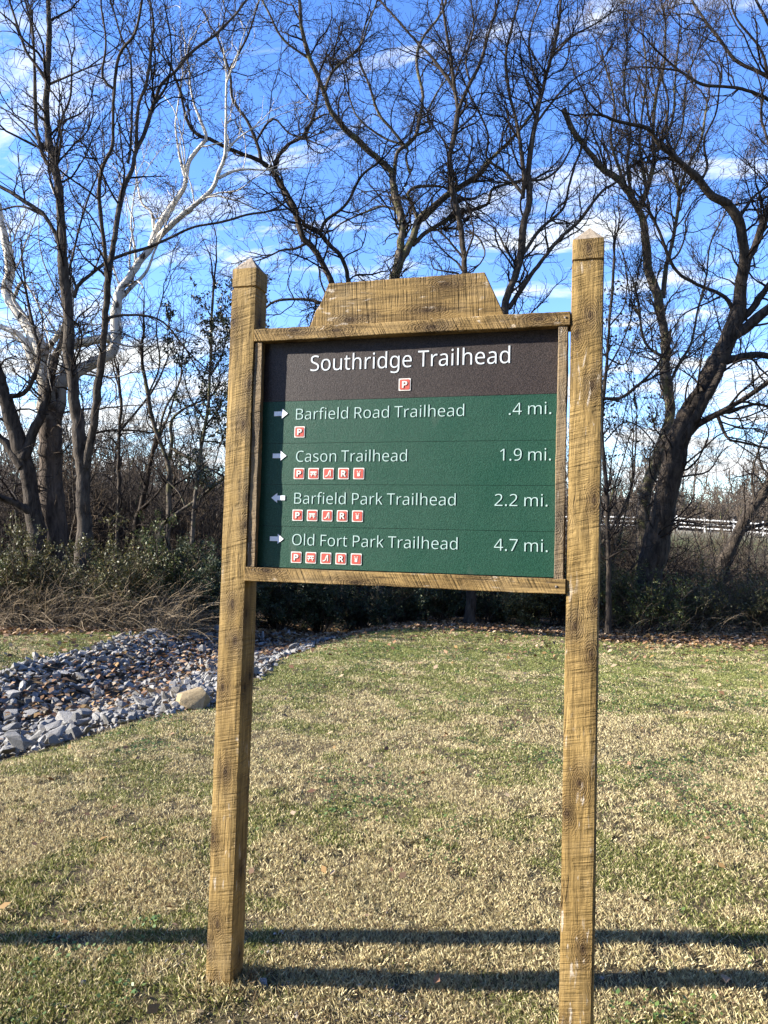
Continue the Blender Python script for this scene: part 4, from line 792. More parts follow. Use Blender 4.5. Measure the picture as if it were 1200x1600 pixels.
tree('overhanging_tree', 'tree beyond the right edge whose branches hang into the top right corner', 'tree', 15.5, [
    (16, 12, [(1330, 900), (1330, 600), (1320, 400), (1300, 230)]),
    (7, 3, [(1300, 240), (1250, 170), (1200, 122), (1150, 95), (1120, 55), (1085, 5), (1070, -40)]),
    (6, 3, [(1305, 250), (1250, 200), (1200, 154), (1150, 136), (1100, 132), (1060, 110)]),
    (6, 3, [(1300, 230), (1240, 130), (1200, 40), (1170, -20)]),
    (5, 3, [(1318, 380), (1260, 340), (1215, 260), (1190, 190)]),
    (4, 2, [(1200, 122), (1190, 80), (1150, 30), (1140, -10)]),
], M['bark_dark'], DT, 16, kk(gap=.9))
vine, _v, (vl1, vl2, vl3) = tree('leafy_sapling', 'sapling still holding dark hanging leaves against the right side of the right post', 'tree', 15.3, [
    (5, 3, [(952, 900), (950, 760), (942, 660), (950, 560), (955, 470), (960, 400)]),
    (5, 3.4, [(944, 640), (930, 622), (965, 624), (985, 612), (1002, 598)]),
    (2.2, 1.5, [(948, 580), (970, 540), (985, 500)]), (2.2, 1.5, [(950, 560), (975, 570), (990, 545)]),
    (2, 1.4, [(945, 690), (975, 660), (1000, 668), (1020, 690)]), (2, 1.4, [(952, 510), (975, 480), (980, 440)]),
], M['bark_dark'], DT, 17, kk(gap=.75, L1=(.4, 1.0), zmin=1.2))

M['leaf_ever'] = attr_mat('evergreen_leaf', .42, .5)
M['leaf_dark'] = NT('hanging_leaf').out((.035, .030, .018), .7, .2)
def leaf_cols(N, rg, a, b, c=None, pc=.1):
    t = rg.random((N, 1)); col = np.array(a)*(1-t)+np.array(b)*t
    if c is not None: k = rg.random(N) < pc; col[k] = np.array(c)*rg.uniform(.7, 1.2, (k.sum(), 1))
    return np.repeat(col, 4, 0)
def hang_leaves(root, L2, L3, N, size, mat, cols, seed, box, name='leaves'):
    rg = np.random.default_rng(seed); base = np.array(root.location)
    P = np.concatenate([L2.reshape(-1, 3), L3.reshape(-1, 3)])
    d = P-CAM; dep = d@fw; px = 600+F*(d@RR)/dep; py = 800-F*(d@UU)/dep
    k = (px > box[0]) & (px < box[2]) & (py > box[1]) & (py < box[3]); P = P[k]
    if not len(P): return
    C = P[rg.integers(0, len(P), N)]+rg.normal(0, .03, (N, 3)); V, q = leaf_cloud(C, N, size, rg)
    obj(name, mesh_np(name, V-base, [q], mat, cols=cols(N, rg) if cols else None), root)
hang_leaves(vine, vl2, vl3, 750, .045, M['leaf_dark'], None, 3, (925, 440, 1030, 720))
hang_leaves(cedar, _t[1], _t[2], 6500, .040, M['leaf_ever'], lambda n, r: leaf_cols(n, r, (.018, .028, .010), (.05, .06, .02), (.11, .08, .03), .12), 4, (255, 430, 420, 760))

# --- thin saplings of the thicket: four kinds, copied
def sapling_proto(seed, H, tw):
    rg = np.random.default_rng(seed); n = 16; P = []; R = []
    stems = rg.integers(1, 4)
    for s in range(stems):
        d = nrm(np.array([rg.normal(0, .22), rg.normal(0, .22), 1.])); p = np.array([rg.normal(0, .06), rg.normal(0, .06), -.1]); q = [p]; h = H*rg.uniform(.7, 1)
        for i in range(n-1): q.append(q[-1]+d*h/(n-1)); d = nrm(d+rg.normal(0, .09, 3)+np.array([0, 0, .04]))
        P.append(np.array(q)); R.append(np.linspace(.032*H/5, .008, n)*rg.uniform(.7, 1.1))
    a = Acc()
    for p, r in zip(P, R): a.add(*tubes(p[None], r[None], 6))
    tm = a.mesh('trunk', M['bark_grey'] if seed % 2 else M['bark_mid'], (0, 0, 0))
    c = Acc(); twigs_for(list(zip(P, R)), rg, kk(gap=.9, L1=(.5, 1.5), zmin=.5, up=.3, noi=.2), c)
    return tm, c.mesh('crown', list(tw)+[M['twig']], (0, 0, 0))
PROTO = [sapling_proto(40+i, h, tw) for i, (h, tw) in enumerate(((5.2, GT), (6.5, TT), (4.4, GT), (7.0, GT), (5.6, TT)))]
def saplings(spots, label, group, seed):
    rg = np.random.default_rng(seed)
    for i, (px, D) in enumerate(spots):
        tm, cm = PROTO[rg.integers(0, 5)]; p = ground_at(px, D)
        r = empty('sapling', p, label, 'sapling', group); r.rotation_euler = (rg.normal(0, .05), rg.normal(0, .05), rg.uniform(0, 6.28)); s = rg.uniform(.75, 1.2); r.scale = (s, s, s)
        obj('trunk', tm, r); obj('crown', cm, r)
rg_ = np.random.default_rng(77)
saplings([(x+rg_.uniform(-9, 9), rg_.uniform(17, 27)) for x in np.linspace(-20, 348, 46)], 'thin bare sapling in the tangled thicket left of the left post', 'saplings left of the sign', 1)
saplings([(x+rg_.uniform(-9, 9), rg_.uniform(17.5, 26)) for x in np.linspace(395, 900, 16)], 'thin bare sapling in the thicket straight behind the sign', 'saplings behind the sign', 2)
saplings([(x, D) for x, D in ((938, 18), (955, 21), (972, 19.5), (990, 24), (1022, 21), (945, 26), (968, 25), (1008, 18.5), (940, 22), (962, 17.6), (983, 20), (1000, 27), (1030, 24), (950, 28))], 'thin bare sapling close to the right side of the right post', 'saplings right of the sign', 3)
saplings([(x, D) for x, D in ((1075, 25), (1110, 23), (1150, 27), (1195, 21), (1060, 20), (1095, 28), (1175, 25), (1130, 31))], 'low bare sapling in front of the white fence at the right', 'saplings by the white fence', 4)

# --- far wood on the rise behind the fence: reads as one mass
def far_wood():
    rg = np.random.default_rng(9); a = Acc()
    P = []; R = []; 
    for i in range(520):
        D = rg.uniform(86, 150); s = rg.uniform(-.75, .75)*D; x, y = from_ds(D, s); z = float(height(x, y)); H = rg.uniform(5.0, 9.5)*(1.25 if rg.random() < .12 else 1)
        d = np.array([rg.normal(0, .08), rg.normal(0, .08), 1.]); q = [np.array([x, y, z-.3])]
        for j in range(9): q.append(q[-1]+d*H/9); d = nrm(d+rg.normal(0, .08, 3))
        P.append(q); R.append(np.linspace(.17, .05, 10))
    P = np.array(P); R = np.array(R); a.add(*tubes(P, R, 4))
    lo = []
    for i in range(900):                      # scrub along the foot of the wood
        D = rg.uniform(84, 104); s = rg.uniform(-.72, .72)*D; x, y = from_ds(D, s); z = float(height(x, y)); d = nrm(np.array([rg.normal(0, .5), rg.normal(0, .3), 1.])); q = [np.array([x, y, z-.2])]; H = rg.uniform(1.5, 4.2)
        for j in range(9): q.append(q[-1]+d*H/9); d = nrm(d+rg.normal(0, .1, 3))
        lo.append(q)
    P = np.concatenate([P, np.array(lo)]); R = np.concatenate([R, np.tile(np.linspace(.07, .04, 10), (900, 1))]); a.add(*tubes(P[520:], R[520:], 3))
    A1, S1 = grow(P, R, .36, (1.2, 4.), 5, .6, .085, .05, (30, 75), .25, .2, rg, .02, .4); a.add(*tubes(A1, S1, 3))
    A2, S2 = grow(A1, S1, .50, (.6, 1.8), 3, .7, .055, .038, (30, 70), .25, .2, rg, .1, .6); a.add(*tubes(A2, S2, 3), 1)
    o = obj('far_wood', a.mesh('far_wood', [NT('far_bark').out((.10, .085, .07), .9, .1), NT('far_twig').out((.135, .112, .09), .9, .1)], (0, 0, 0))); tag(o, 'bare brown wood along the rise beyond the white fence', 'wood', kind='stuff')
far_wood()
def thicket():
    rg = np.random.default_rng(12); a = Acc(); P = []; R = []
    for i in range(1900):
        D = rg.uniform(19.2, 34) if i < 1500 else rg.uniform(50, 78); s = rg.uniform(-.62, .60)*D
        if s/D > .34 and rg.random() < .5: continue
        if D > 60 and s/D > .25: continue
        x, y = from_ds(D, s); z = float(height(x, y)); H = rg.uniform(1.6, 3.6)*(1.45 if s/D < -.15 else 1) if D < 48 else rg.uniform(2, 4.5)
        for q_ in range(2):
            d = nrm(np.array([rg.normal(0, .35), rg.normal(0, .3), 1.])); q = [np.array([x, y, max(z, -.9)-.1])]
            for j in range(7): q.append(q[-1]+d*H/7); d = nrm(d+rg.normal(0, .13, 3))
            P.append(q); R.append(np.linspace(.022, .008, 8))
    P = np.array(P); R = np.array(R); a.add(*tubes(P, R, 4))
    A1, S1 = grow(P, R, .17, (.4, 1.5), 5, .7, .014, .008, (25, 70), .2, .22, rg, .05, .5); a.add(*tubes(A1, S1, 3))
    A2, S2 = grow(A1, S1, .20, (.2, .7), 3, .8, .009, .0065, (25, 70), .15, .22, rg, .1, .7); a.add(*tubes(A2, S2, 3), 1)
    o = obj('thicket', a.mesh('thicket', [M['twig_grey'], NT('thicket_twig').out((.085, .068, .054), .9, .1)], (0, 0, 0))); tag(o, 'tangled grey brown undergrowth behind the tree line', 'undergrowth', kind='stuff')
thicket()
def add_fill_blocker():
    # unseen evergreen wood added to darken shaded sides, clear of the low sun
    rg = np.random.default_rng(66); C = []
    for i in range(150):
        a = math.radians(rg.uniform(-122, 44) if i < 90 else rg.uniform(-75, 44)); r_ = rg.uniform(8.5, 15); cx, cy = CAM[0]+r_*math.cos(a), CAM[1]+r_*math.sin(a)
        H = rg.uniform(8, 13); n_ = 900; t = rg.random(n_)**.8; rad = (1-t)*1.9*rg.uniform(.8, 1.2)+.15; th = rg.uniform(0, 6.283, n_); q = np.sqrt(rg.random(n_))*rad
        C.append(np.stack([cx+np.cos(th)*q, cy+np.sin(th)*q, .15+t*H], 1))
    C = np.concatenate(C); V, q = leaf_cloud(C, len(C), .38, rg)
    o = obj('fill_blocking_wood', mesh_np('fill_blocking_wood', V, [q], NT('fill_blocker_foliage').out((.028, .036, .018), .8, .1))); tag(o, 'added unseen evergreen mass behind the camera, blocking sky light from shaded sides', 'wood', kind='stuff')
add_fill_blocker()
# --- white rail fence on the far bank
def white_fence():
    m = NT('white_paint').out((.78, .77, .74), .5, .3)
    S0, S1_ = 16., 45.; D = 80.
    x0, y0 = from_ds(D, 0.); z0 = float(height(x0, y0))
    r = empty('rail_fence', (x0, y0, z0), 'long white rail fence on the far bank, seen between the trunks', 'fence')
    ss = np.arange(S0, S1_+.1, 2.4); FD = lambda s: 87-.5*(s-16); pts = [(*from_ds(FD(s), s), float(height(*from_ds(FD(s), s)))) for s in ss]
    for (x, y, z) in pts:
        b = MB(); b.box(-.07, .07, -.07, .07, -.2, 1.42); b.add([(-.09, -.09, 1.421), (.09, -.09, 1.421), (.09, .09, 1.421), (-.09, .09, 1.421), (0, 0, 1.5)], [(0, 1, 4), (1, 2, 4), (2, 3, 4), (3, 0, 4)])
        o = b.build('fence_post', m, r); o.location = (x-x0, y-y0, z-z0)
    for zz in (.36, .78, 1.2):
        b = MB()
        for p, q in zip(pts[:-1], pts[1:]):
            p = np.array(p)-(x0, y0, z0); q = np.array(q)-(x0, y0, z0); n_ = np.array([-(q-p)[1], (q-p)[0], 0]); n_ = n_/np.linalg.norm(n_)*.03; f = -AX*.10; f = np.array([f[0], f[1], 0])
            vs = [p+f-n_, q+f-n_, q+f+n_, p+f+n_]; vs = [v+np.array([0, 0, zz-.07]) for v in vs]+[v+np.array([0, 0, zz+.07]) for v in vs]
            b.add(vs, [(0, 3, 2, 1), (4, 5, 6, 7), (0, 1, 5, 4), (1, 2, 6, 5), (2, 3, 7, 6), (3, 0, 4, 7)])
        b.build('fence_rail', m, r)
white_fence()

# ================================================================ shrubs along the edge of the lawn
M['leaf_shrub'] = attr_mat('glossy_shrub_leaf', .52, .35, .18)
M['stem'] = NT('shrub_stem').out((.085, .065, .048), .85, .2)
def shrub(px, D, w, h, label, seed, n=10500, size=.027, pal=0, dens=1.):
    rg = np.random.default_rng(seed); base = ground_at(px, D)
    r = empty('shrub', base, label, 'shrub')
    ns = 24; P = []; R = []
    for i in range(ns):
        a = rg.uniform(0, 6.28); sp = rg.uniform(.15, 1); d = nrm(np.array([math.cos(a)*sp*w*.5, math.sin(a)*sp*w*.4, h*.8])); q = [np.array([math.cos(a)*.12*sp, math.sin(a)*.12*sp, -.08])]
        L = h*rg.uniform(.55, 1.25)
        for j in range(9): q.append(q[-1]+d*L/9); d = nrm(d+rg.normal(0, .13, 3)+np.array([math.cos(a)*.05*sp, math.sin(a)*.05*sp, -.02]))
        P.append(q); R.append(np.linspace(.013, .004, 10))
    P = np.array(P); R = np.array(R)
    A, S = grow(P, R, .13, (.25, .75), 5, .7, .006, .003, (25, 70), .15, .22, rg, .15, .5)
    B_, S2 = grow(A, S, .12, (.12, .35), 4, .8, .004, .0025, (25, 70), .1, .22, rg, .1, .6)
    ac = Acc(); ac.add(*tubes(P, R, 5)); ac.add(*tubes(A, S, 3)); ac.add(*tubes(B_, S2, 3))
    obj('stems', ac.mesh('stems', M['stem'], (0, 0, 0)), r)
    # leaves sit along the outer twigs
    T = np.concatenate([A[:, 2:].reshape(-1, 3), B_.reshape(-1, 3), B_[:, 1:].reshape(-1, 3)]); T = T[T[:, 2] > .05]
    N = int(n*dens); C = T[rg.integers(0, len(T), N)]+rg.normal(0, .028, (N, 3))
    V, q = leaf_cloud(C, N, size, rg)
    pals = [((0.0264, 0.0408, 0.0108), (0.09, 0.108, 0.0264), (0.192, 0.18, 0.06)), ((0.0168, 0.0288, 0.0132), (0.0504, 0.0696, 0.0288), (0.108, 0.12, 0.054)), ((0.042, 0.0444, 0.0144), (0.12, 0.114, 0.0384), (0.204, 0.156, 0.06))]
    cl = leaf_cols(N, rg, *pals[pal], .09)
    obj('foliage', mesh_np('foliage', V, [q], M['leaf_shrub'], cols=cl), r)
SHR = [(-35, 13.6, 1.9, 1.75, 'leafy green shrub cut by the left frame edge at the foot of the massive trunk', 0, 1.),
       (45, 13.7, 1.6, 1.6, 'olive green shrub below the massive old trunk at the far left', 2, .9),
       (120, 14.6, 1.1, 1.1, 'low sparse shrub behind the dead stems at the left', 2, .6),
       (195, 13.9, 1.8, 1.6, 'broad glossy shrub between the brush pile and the left post, lighter green', 2, 1.0),
       (262, 14.3, 1.5, 1.65, 'dark green shrub right of the brush pile, behind the ditch', 0, .9),
       (325, 14.6, 1.4, 1.6, 'dense dark shrub immediately left of the left post', 1, 1.1),
       (375, 15.2, 1.3, 1.4, 'shrub half hidden behind the left post', 1, 1.1),
       (435, 15.6, 1.4, 1.35, 'pale flecked shrub just right of the left post, under the panel', 1, 1.2),
       (500, 16.2, 1.4, 1.3, 'dark shrub under the panel, second from the left post', 1, 1.),
       (565, 16.6, 1.4, 1.3, 'sparse dark shrub under the panel left of its middle', 1, .8),
       (630, 16.9, 1.5, 1.3, 'dark shrub under the middle of the panel', 1, 1.),
       (695, 17.0, 1.4, 1.25, 'shadowy shrub under the panel right of its middle', 1, .9),
       (760, 17.0, 1.4, 1.3, 'shrub with upright stems under the right half of the panel', 1, .8),
       (825, 16.6, 1.3, 1.3, 'yellow-green leaved shrub below the right end of the bottom rail', 2, 1.1),
       (880, 16.9, 1.3, 1.4, 'shrub half hidden behind the right post', 1, 1.),
       (955, 16.4, 1.5, 1.75, 'tall tangled shrub against the right side of the right post', 2, .7),
       (1010, 15.7, 1.3, 1.2, 'deep green shrub around the foot of the leaning giant trunk', 0, .6),
       (1070, 16.2, 1.2, .85, 'low sparse shrub right of the leaning trunk in front of the water', 2, .25),
       (1120, 16.3, 1.4, 1.15, 'mid height shrub in front of the short bent trunk', 2, .4),
       (1175, 16.2, 1.4, 1.0, 'open shrub near the right edge with water showing through', 2, .28),
       (1235, 16.0, 1.5, 1.3, 'shrub cut by the right frame edge', 2, .5)]
for i, (px, D, w, h, lab, pal, de) in enumerate(SHR): shrub(px, D, w, h, lab, 200+i, pal=pal, dens=de)

# ---- dead brush: tan arching stems at the left edge
M['straw'] = attr_mat('dead_stem', .8, .2)
def brush():
    rg = np.random.default_rng(31); N = 1500; px = np.concatenate([rg.uniform(-40, 300, N-150), rg.uniform(930, 1220, 150)]); D = np.where(px < 500, rg.uniform(12.9, 14.2, N), rg.uniform(15.3, 16.4, N))
    P = np.empty((N, 7, 3)); 
    for i in range(N): P[i, 0] = ground_at(px[i], D[i])
    h = rg.uniform(.3, 1.45, N)*np.where(px < 500, 1, .7); a = rg.normal(.35, .55, N); d = np.stack([np.sin(a), rg.normal(-.2, .3, N), np.cos(a)], 1); d = nrm(d)
    for s in range(6):
        P[:, s+1] = P[:, s]+d*(h/6)[:, None]; d = nrm(d+rg.normal(0, .09, (N, 3))+np.stack([np.sign(a)*.10, np.full(N, -.02), np.full(N, -.16)], 1))
    P[:, :, 2] = np.maximum(P[:, :, 2], P[:, :1, 2]+.01)
    R = np.linspace(1, .35, 7)[None]*rg.uniform(.0025, .006, N)[:, None]
    V, q = tubes(P, R, 3); A, S = grow(P, R, .28, (.1, .4), 3, .6, .003, .002, (20, 60), .05, .2, rg, .2); V2, q2 = tubes(A, S, 3)
    t = rg.random((N, 1)); c1 = np.array((.36, .28, .18))*t+np.array((.16, .12, .075))*(1-t)
    cols = np.concatenate([np.repeat(c1, 21, 0), np.tile((.19, .145, .09), (len(V2), 1))])
    o = obj('dead_brush', mesh_np('dead_brush', np.concatenate([V, V2]), [q, q2+len(V)], M['straw'], cols=cols)); tag(o, 'tangle of dead tan stems along the foot of the thicket', 'brush', kind='stuff')
brush()

# ================================================================ riprap ditch
M['rock'] = None
def rock_mat(name, a, b):
    m = NT(name); n1 = m.noise(m.coord(), 9, 6, .65); n2 = m.noise(m.coord(), 60, 4, .6)
    rnd = m.n('ShaderNodeObjectInfo').outputs['Random']
    c = m.mix(m.ramp(n1, (.3, 0.), (.7, 1.)), a, b); c = m.mix(m.ramp(rnd, (0., 0.), (1., .75)), c, tuple(.55*q for q in a)); c = m.mix(m.ramp(rnd, (.80, 0.), (1., .5)), c, (.30, .25, .18))
    m.bump(m.math('ADD', n1, m.math('MULTIPLY', n2, .5)), .6, .02); return m.out(c, .85, .25)
M['rock'] = rock_mat('limestone', (.165, .160, .150), (.40, .385, .355)); M['tan_rock'] = rock_mat('tan_stone', (.25, .185, .10), (.40, .315, .18))
def rock_mesh(seed, mat, flatness=.6, npt=12):
    import bmesh
    rg = np.random.default_rng(seed); bm = bmesh.new()
    for i in range(npt):
        v = nrm(rg.normal(size=3))*rg.uniform(.75, 1.0)*np.array([1., rg.uniform(.6, .9), flatness]); bm.verts.new(v)
    r = bmesh.ops.convex_hull(bm, input=bm.verts); bmesh.ops.delete(bm, geom=[v for v in bm.verts if not v.link_faces], context='VERTS')
    bmesh.ops.bevel(bm, geom=bm.edges[:], offset=.022, segments=1, affect='EDGES')
    me = bpy.data.meshes.new('riprap_rock'); bm.to_mesh(me); bm.free(); me.materials.append(mat); return me
RM = [rock_mesh(300+i, M['rock'], .34+.3*(i % 4)/3) for i in range(14)]
def riprap():
    rg = np.random.default_rng(5); pts = []
    while len(pts) < 6000:
        x, y = rg.uniform(-6.6, -1.6), rg.uniform(.7, 12.2); w = float(swale_mask(x, y))
        if rg.random() > w: continue
        mid = abs(x+4.35)
        if mid < .55 and 4.5 < y < 11 and rg.random() < .3: continue      # leaves lie in the bottom of the ditch
        pts.append((x, y))
    sz = rg.lognormal(math.log(.050), .36, len(pts)).clip(.026, .15); info = []
    for (x, y), s in zip(pts, sz):
        D, ss = to_ds(x, y)
        inside = abs(ss/D) < .53 and D > 2
        info.append((s/D if inside else 0, x, y, s))
    info.sort(reverse=True)
    for i, (k, x, y, s) in enumerate(info):
        if i >= 300: break
        o = obj('riprap_rock', RM[rg.integers(0, len(RM))]); z = float(height(x, y)); o.location = (x, y, z+s*.25+rg.uniform(0, .7)*s)
        o.rotation_euler = (rg.normal(0, .5), rg.normal(0, .5), rg.uniform(0, 6.28)); e = rg.uniform(.85, 1.3); o.scale = (s*e, s/e**.5, s)
        tag(o, 'one of the larger angular grey rocks lining the ditch left of the sign', 'rock', 'larger grey rocks in the ditch')
    V = []; Fs = []; n = 0
    base = []
    for me in RM:
        v = np.empty(len(me.vertices)*3); me.vertices.foreach_get('co', v); base.append((v.reshape(-1, 3), [np.array(p.vertices) for p in me.polygons]))
    b_v = []; b_f = []
    for (k, x, y, s) in info[300:]:
        v, fs = base[rg.integers(0, len(base))]; a = rg.uniform(0, 6.28, 3); 
        Rm = np.array(Matrix.Rotation(a[0], 3, 'Z') @ Matrix.Rotation(rg.normal(0, .45), 3, 'X') @ Matrix.Rotation(rg.normal(0, .45), 3, 'Y'))
        b_v.append(v*s@Rm.T+np.array([x, y, float(height(x, y))+s*(.2+rg.uniform(0, .6))])); b_f += [tuple(f+n) for f in fs]; n += len(v)
    me = bpy.data.meshes.new('small_rocks'); me.from_pydata(np.concatenate(b_v).tolist(), [], b_f); me.materials.append(M['rock']); o = obj('small_rocks', me)
    tag(o, 'smaller grey rubble filling the ditch between the larger rocks', 'rubble', kind='stuff')
riprap()
def stone(px, py, s, mat, label, seed, flat=.6, name='stone', cat='stone', D=None, grp=None, npt=16):
    d = ray(px, py); t = -CAM[2]/d[2]; 
    for _ in range(4): p = CAM+d*t; t = (float(height(p[0], p[1]))-CAM[2])/d[2]
    p = CAM+d*t; o = obj(name, rock_mesh(seed, mat, flat, npt)); o.location = (p[0], p[1], p[2]+s*.15); o.scale = (s, s, s); o.rotation_euler = (.1*seed % .4, .2, seed*1.3)
    return tag(o, label, cat, grp)
stone(303, 1104, .27, M['tan_rock'], 'large tan boulder at the lower edge of the grey rocks beside the left post', 84, .62, 'boulder', 'boulder', npt=34)
stone(410, 1541, .035, M['rock'], 'flat grey stone in the shade right of the left post foot', 72, .5)
stone(447, 1540, .028, M['rock'], 'second small grey stone in the post shade, farther from the left post', 73, .5)
stone(941, 1532, .02, M['rock'], 'small pale stone just right of the right post in the shadow line', 74, .6)
stone(310, 1586, .03, M['tan_rock'], 'tan pebble in front of the left post foot', 75, .6)
stone(128, 1540, .022, M['rock'], 'small grey stone in the turf at the lower left', 76, .6)
stone(92, 1572, .018, M['rock'], 'tiny grey pebble in the lower left corner turf', 77, .6)

# ================================================================ fallen leaves, grass, weeds
M['leaf_dead'] = attr_mat('fallen_leaf', .75, .2, .1)
def litter():
    rg = np.random.default_rng(17); N = 26000
    s = rg.uniform(-10, 10, N); e = edge_D(s); D = e+np.where(rg.random(N) < .72, rg.gamma(2.0, .55, N)-.35, -rg.gamma(1.3, 1.1, N)); x, y = from_ds(D, s)
    thin = rg.random(N) < np.where(D < e, .35, 1.); x, y = x[thin], y[thin]
    n2 = 1300; y2 = rg.uniform(4.0, 11.8, n2); x2 = -4.35+rg.normal(0, .55, n2)
    n3 = 380; D3 = 2.5+12*rg.random(n3)**.7; s3 = rg.uniform(-.54, .54, n3)*D3; x3, y3 = from_ds(D3, s3)
    x = np.r_[x, x2, x3]; y = np.r_[y, y2, y3]; n = len(x); z = height(x, y)+rg.uniform(.012, .05, n)+np.where(swale_mask(x, y) > .5, .07, 0)
    C = np.stack([x, y, z], 1); up = nrm(np.stack([rg.normal(0, .45, n), rg.normal(0, .45, n), np.ones(n)], 1)); a = nrm(np.cross(up, rg.normal(size=(n, 3)))); b = np.cross(up, a)
    sz = rg.uniform(.022, .055, n)[:, None]; sz[-n3:] *= .62; cu = rg.uniform(-.1, .5, n)[:, None]*sz
    V = np.stack([C-a*sz, C-b*sz*.6+up*cu, C+a*sz+up*cu*.6, C+b*sz*.6+up*cu], 1).reshape(-1, 3)
    pal = np.array([(.22, .125, .065), (.30, .19, .11), (.15, .08, .045), (.38, .28, .18), (.24, .15, .06)]); c = pal[rg.integers(0, 5, n)]*rg.uniform(.7, 1.2, (n, 1))
    o = obj('fallen_leaves', mesh_np('fallen_leaves', V, [np.arange(n*4).reshape(n, 4)], M['leaf_dead'], cols=np.repeat(c, 4, 0))); tag(o, 'brown fallen leaves banked along the lawn edge and in the ditch', 'leaves', kind='stuff')
litter()
def gravel():
    # grit and chips worn out of the thin turf near the left post foot
    rg = np.random.default_rng(91); V = []; Fs = []; k = 0; cols = []
    D = rg.uniform(2.4, 3.5, 1500); s = rg.uniform(-.56, .05, 1500)*D; x, y = from_ds(D, s); keep = rg.random(1500) < smooth(.62, .36, vnoise(x, y, 3.2, 46))
    o6 = np.array([(1, 0, 0), (-1, 0, 0), (0, 1, 0), (0, -1, 0), (0, 0, 1), (0, 0, -1)], float); t8 = np.array([(0, 2, 4), (2, 1, 4), (1, 3, 4), (3, 0, 4), (2, 0, 5), (1, 2, 5), (3, 1, 5), (0, 3, 5)])
    for X, Y in zip(x[keep], y[keep]):
        r = rg.lognormal(math.log(.0055), .4); v = o6*rg.uniform(.6, 1.2, (6, 3))*np.array([r, r*rg.uniform(.6, 1), r*.6]); a = rg.uniform(0, 6.28); R = np.array([[math.cos(a), -math.sin(a), 0], [math.sin(a), math.cos(a), 0], [0, 0, 1]])
        V.append(v@R.T+np.array([X, Y, float(height(X, Y))+.010])); Fs.append(t8+k); k += 6; cols.append(np.tile(np.array([(.30, .27, .23), (.17, .15, .13), (.36, .29, .20)][rg.integers(0, 3)])*rg.uniform(.7, 1.2), (6, 1)))
    o = obj('gravel', mesh_np('gravel', np.concatenate(V), [np.concatenate(Fs)], attr_mat('grit', .85, .2), cols=np.concatenate(cols))); tag(o, 'loose grit in the thin turf around the left post foot', 'gravel', kind='stuff')
gravel()
M['grass'] = attr_mat('turf_blade', .55, .25, .22)
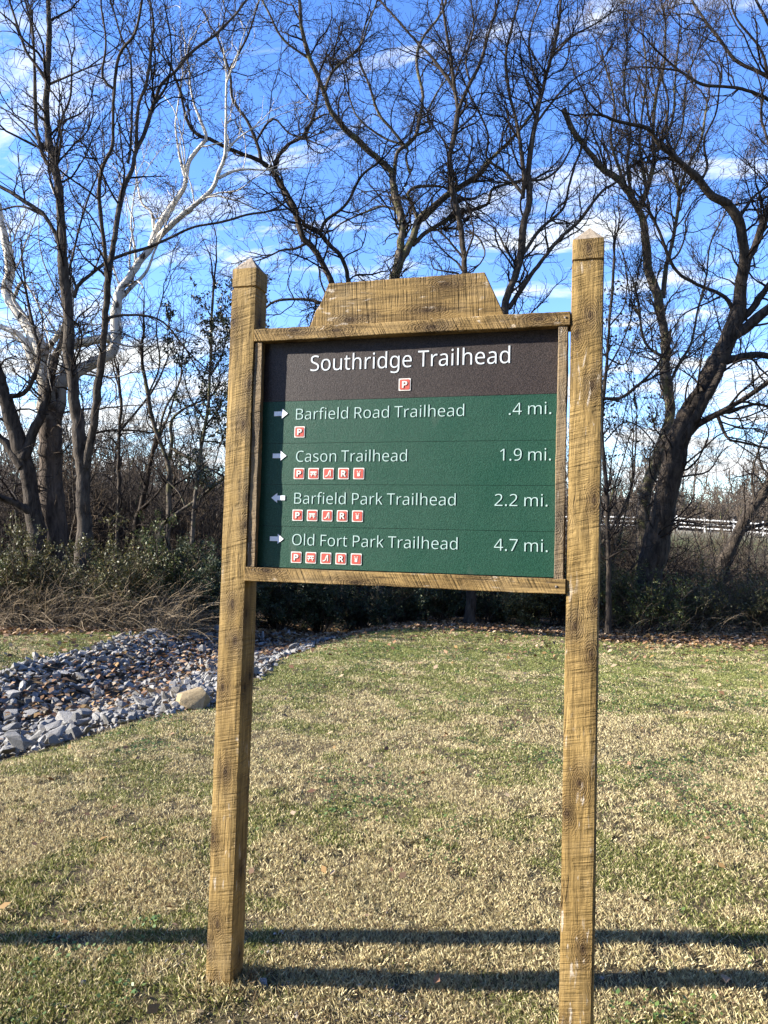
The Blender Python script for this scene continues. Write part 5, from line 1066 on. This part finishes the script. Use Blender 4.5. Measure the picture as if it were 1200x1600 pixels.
def grass():
    rg = np.random.default_rng(23); N = 2100000
    u = rg.random(N); D0, D1 = 2.25, 15.6; g = .55
    D = (D0**g+(D1**g-D0**g)*u)**(1/g); s = rg.uniform(-.57, .57, N)*D
    x, y = from_ds(D, s)
    e = edge_D(s); ok = (rg.random(N) > smooth(-.6, .6, D-e)*.97) & (rg.random(N) > smooth(.1, .7, swale_mask(x, y)))
    patch = vnoise(x, y, 2.1, 41)*.45+vnoise(x, y, 6.5, 42)*.35+vnoise(x, y, 17, 43)*.2
    ok &= rg.random(N) < smooth(.28, .55, vnoise(x, y, 4., 44)*.45+vnoise(x, y, 13., 45)*.55)*.85+.15
    bare = smooth(3.7, 2.5, D)*smooth(.58, .34, vnoise(x, y, 3.2, 46))*smooth(.25, -.2, s/D); ok &= rg.random(N) > bare*.85
    x, y, D, s, patch = x[ok], y[ok], D[ok], s[ok], patch[ok]; n = len(x)
    tx, ty = [], []                           # longer tufts the mower misses round the post feet
    for (cx, cy) in ((.05, .05), (XR+.05, .05)):
        m_ = 1500; a_ = rg.uniform(0, 6.283, m_); r_ = .075+np.abs(rg.normal(0, .05, m_)); tx.append(cx+r_*np.cos(a_)); ty.append(cy+r_*np.sin(a_))
    nt = sum(map(len, tx)); x = np.r_[x, np.concatenate(tx)]; y = np.r_[y, np.concatenate(ty)]; D, s = to_ds(x, y); n = len(x)
    patch = np.r_[patch, np.full(nt, .55)]
    z = height(x, y)
    far = smooth(6.5, 11.5, D); right = smooth(-.2, .5, s/D)
    pg = smooth(.45-.15*far-.03*right, .66-.15*far-.03*right, patch)*.70+.03+.22*far
    green = rg.random(n) < pg
    w = .00072*(D/2.6)**1.08*np.where(green, 1.25, 1.)*rg.uniform(.7, 1.4, n); L = rg.uniform(.011, .034, n)*np.where(green, .85, 1.)*(.85+.5*vnoise(x, y, 1.5, 47))
    L[-nt:] *= 1.7; tilt = np.abs(rg.normal(.58, .36, n)); az = rg.uniform(0, 6.283, n)
    dr = np.stack([np.cos(az)*np.sin(tilt), np.sin(az)*np.sin(tilt), np.cos(tilt)], 1); sd = nrm(np.cross(dr, rg.normal(size=(n, 3))))
    B = np.stack([x, y, z-.003], 1)
    bend = np.stack([np.cos(az), np.sin(az), np.full(n, -.6)], 1)*(L*.14)[:, None]
    V = np.stack([B-sd*w[:, None], B+sd*w[:, None], B+dr*(L*.6)[:, None]+sd*w[:, None]*.6, B+dr*L[:, None]+bend], 1).reshape(-1, 3)
    t = rg.random((n, 1)); tan = np.array((0.426, 0.353, 0.176))*t+np.array((0.686, 0.602, 0.362))*(1-t); brown = np.array((0.203, 0.144, 0.0834)); k = rg.random(n) < .27; tan[k] = brown*rg.uniform(.6, 1.3, (k.sum(), 1))
    gr = np.array((0.107, 0.131, 0.0328))*t+np.array((0.295, 0.303, 0.0984))*(1-t)
    c = np.where(green[:, None], gr, tan)
    o = obj('lawn_grass', mesh_np('lawn_grass', V, [np.arange(n*4).reshape(n, 4)], M['grass'], cols=np.repeat(c, 4, 0))); tag(o, 'short dormant tan turf with green patches', 'grass', kind='stuff')
    # low broad-leaved weeds
    N = 60000; D = 2.3+11*rg.random(N)**.8; s = rg.uniform(-.56, .56, N)*D; x, y = from_ds(D, s)
    p = vnoise(x, y, 1.3, 51)*.5+vnoise(x, y, 5.1, 52)*.5; ok = (p > .66-.06*smooth(5, 10, D)) & (D < edge_D(s)-.2) & (swale_mask(x, y) < .4); x, y, D = x[ok], y[ok], D[ok]; n = len(x)
    C = np.stack([x, y, height(x, y)+rg.uniform(.008, .03, n)], 1); up = nrm(np.stack([rg.normal(0, .4, n), rg.normal(0, .4, n), np.ones(n)], 1)); a = nrm(np.cross(up, rg.normal(size=(n, 3)))); b = np.cross(up, a); sz = (rg.uniform(.006, .013, n)*(D/2.6)**.25)[:, None]
    V = np.stack([C-a*sz, C-b*sz*.7, C+a*sz, C+b*sz*.7], 1).reshape(-1, 3); t = rg.random((n, 1)); c = np.array((.05, .10, .02))*t+np.array((.11, .16, .04))*(1-t)
    o = obj('lawn_weeds', mesh_np('lawn_weeds', V, [np.arange(n*4).reshape(n, 4)], M['leaf_shrub'], cols=np.repeat(c, 4, 0))); tag(o, 'small green weeds spread through the turf', 'weeds', kind='stuff')
grass()
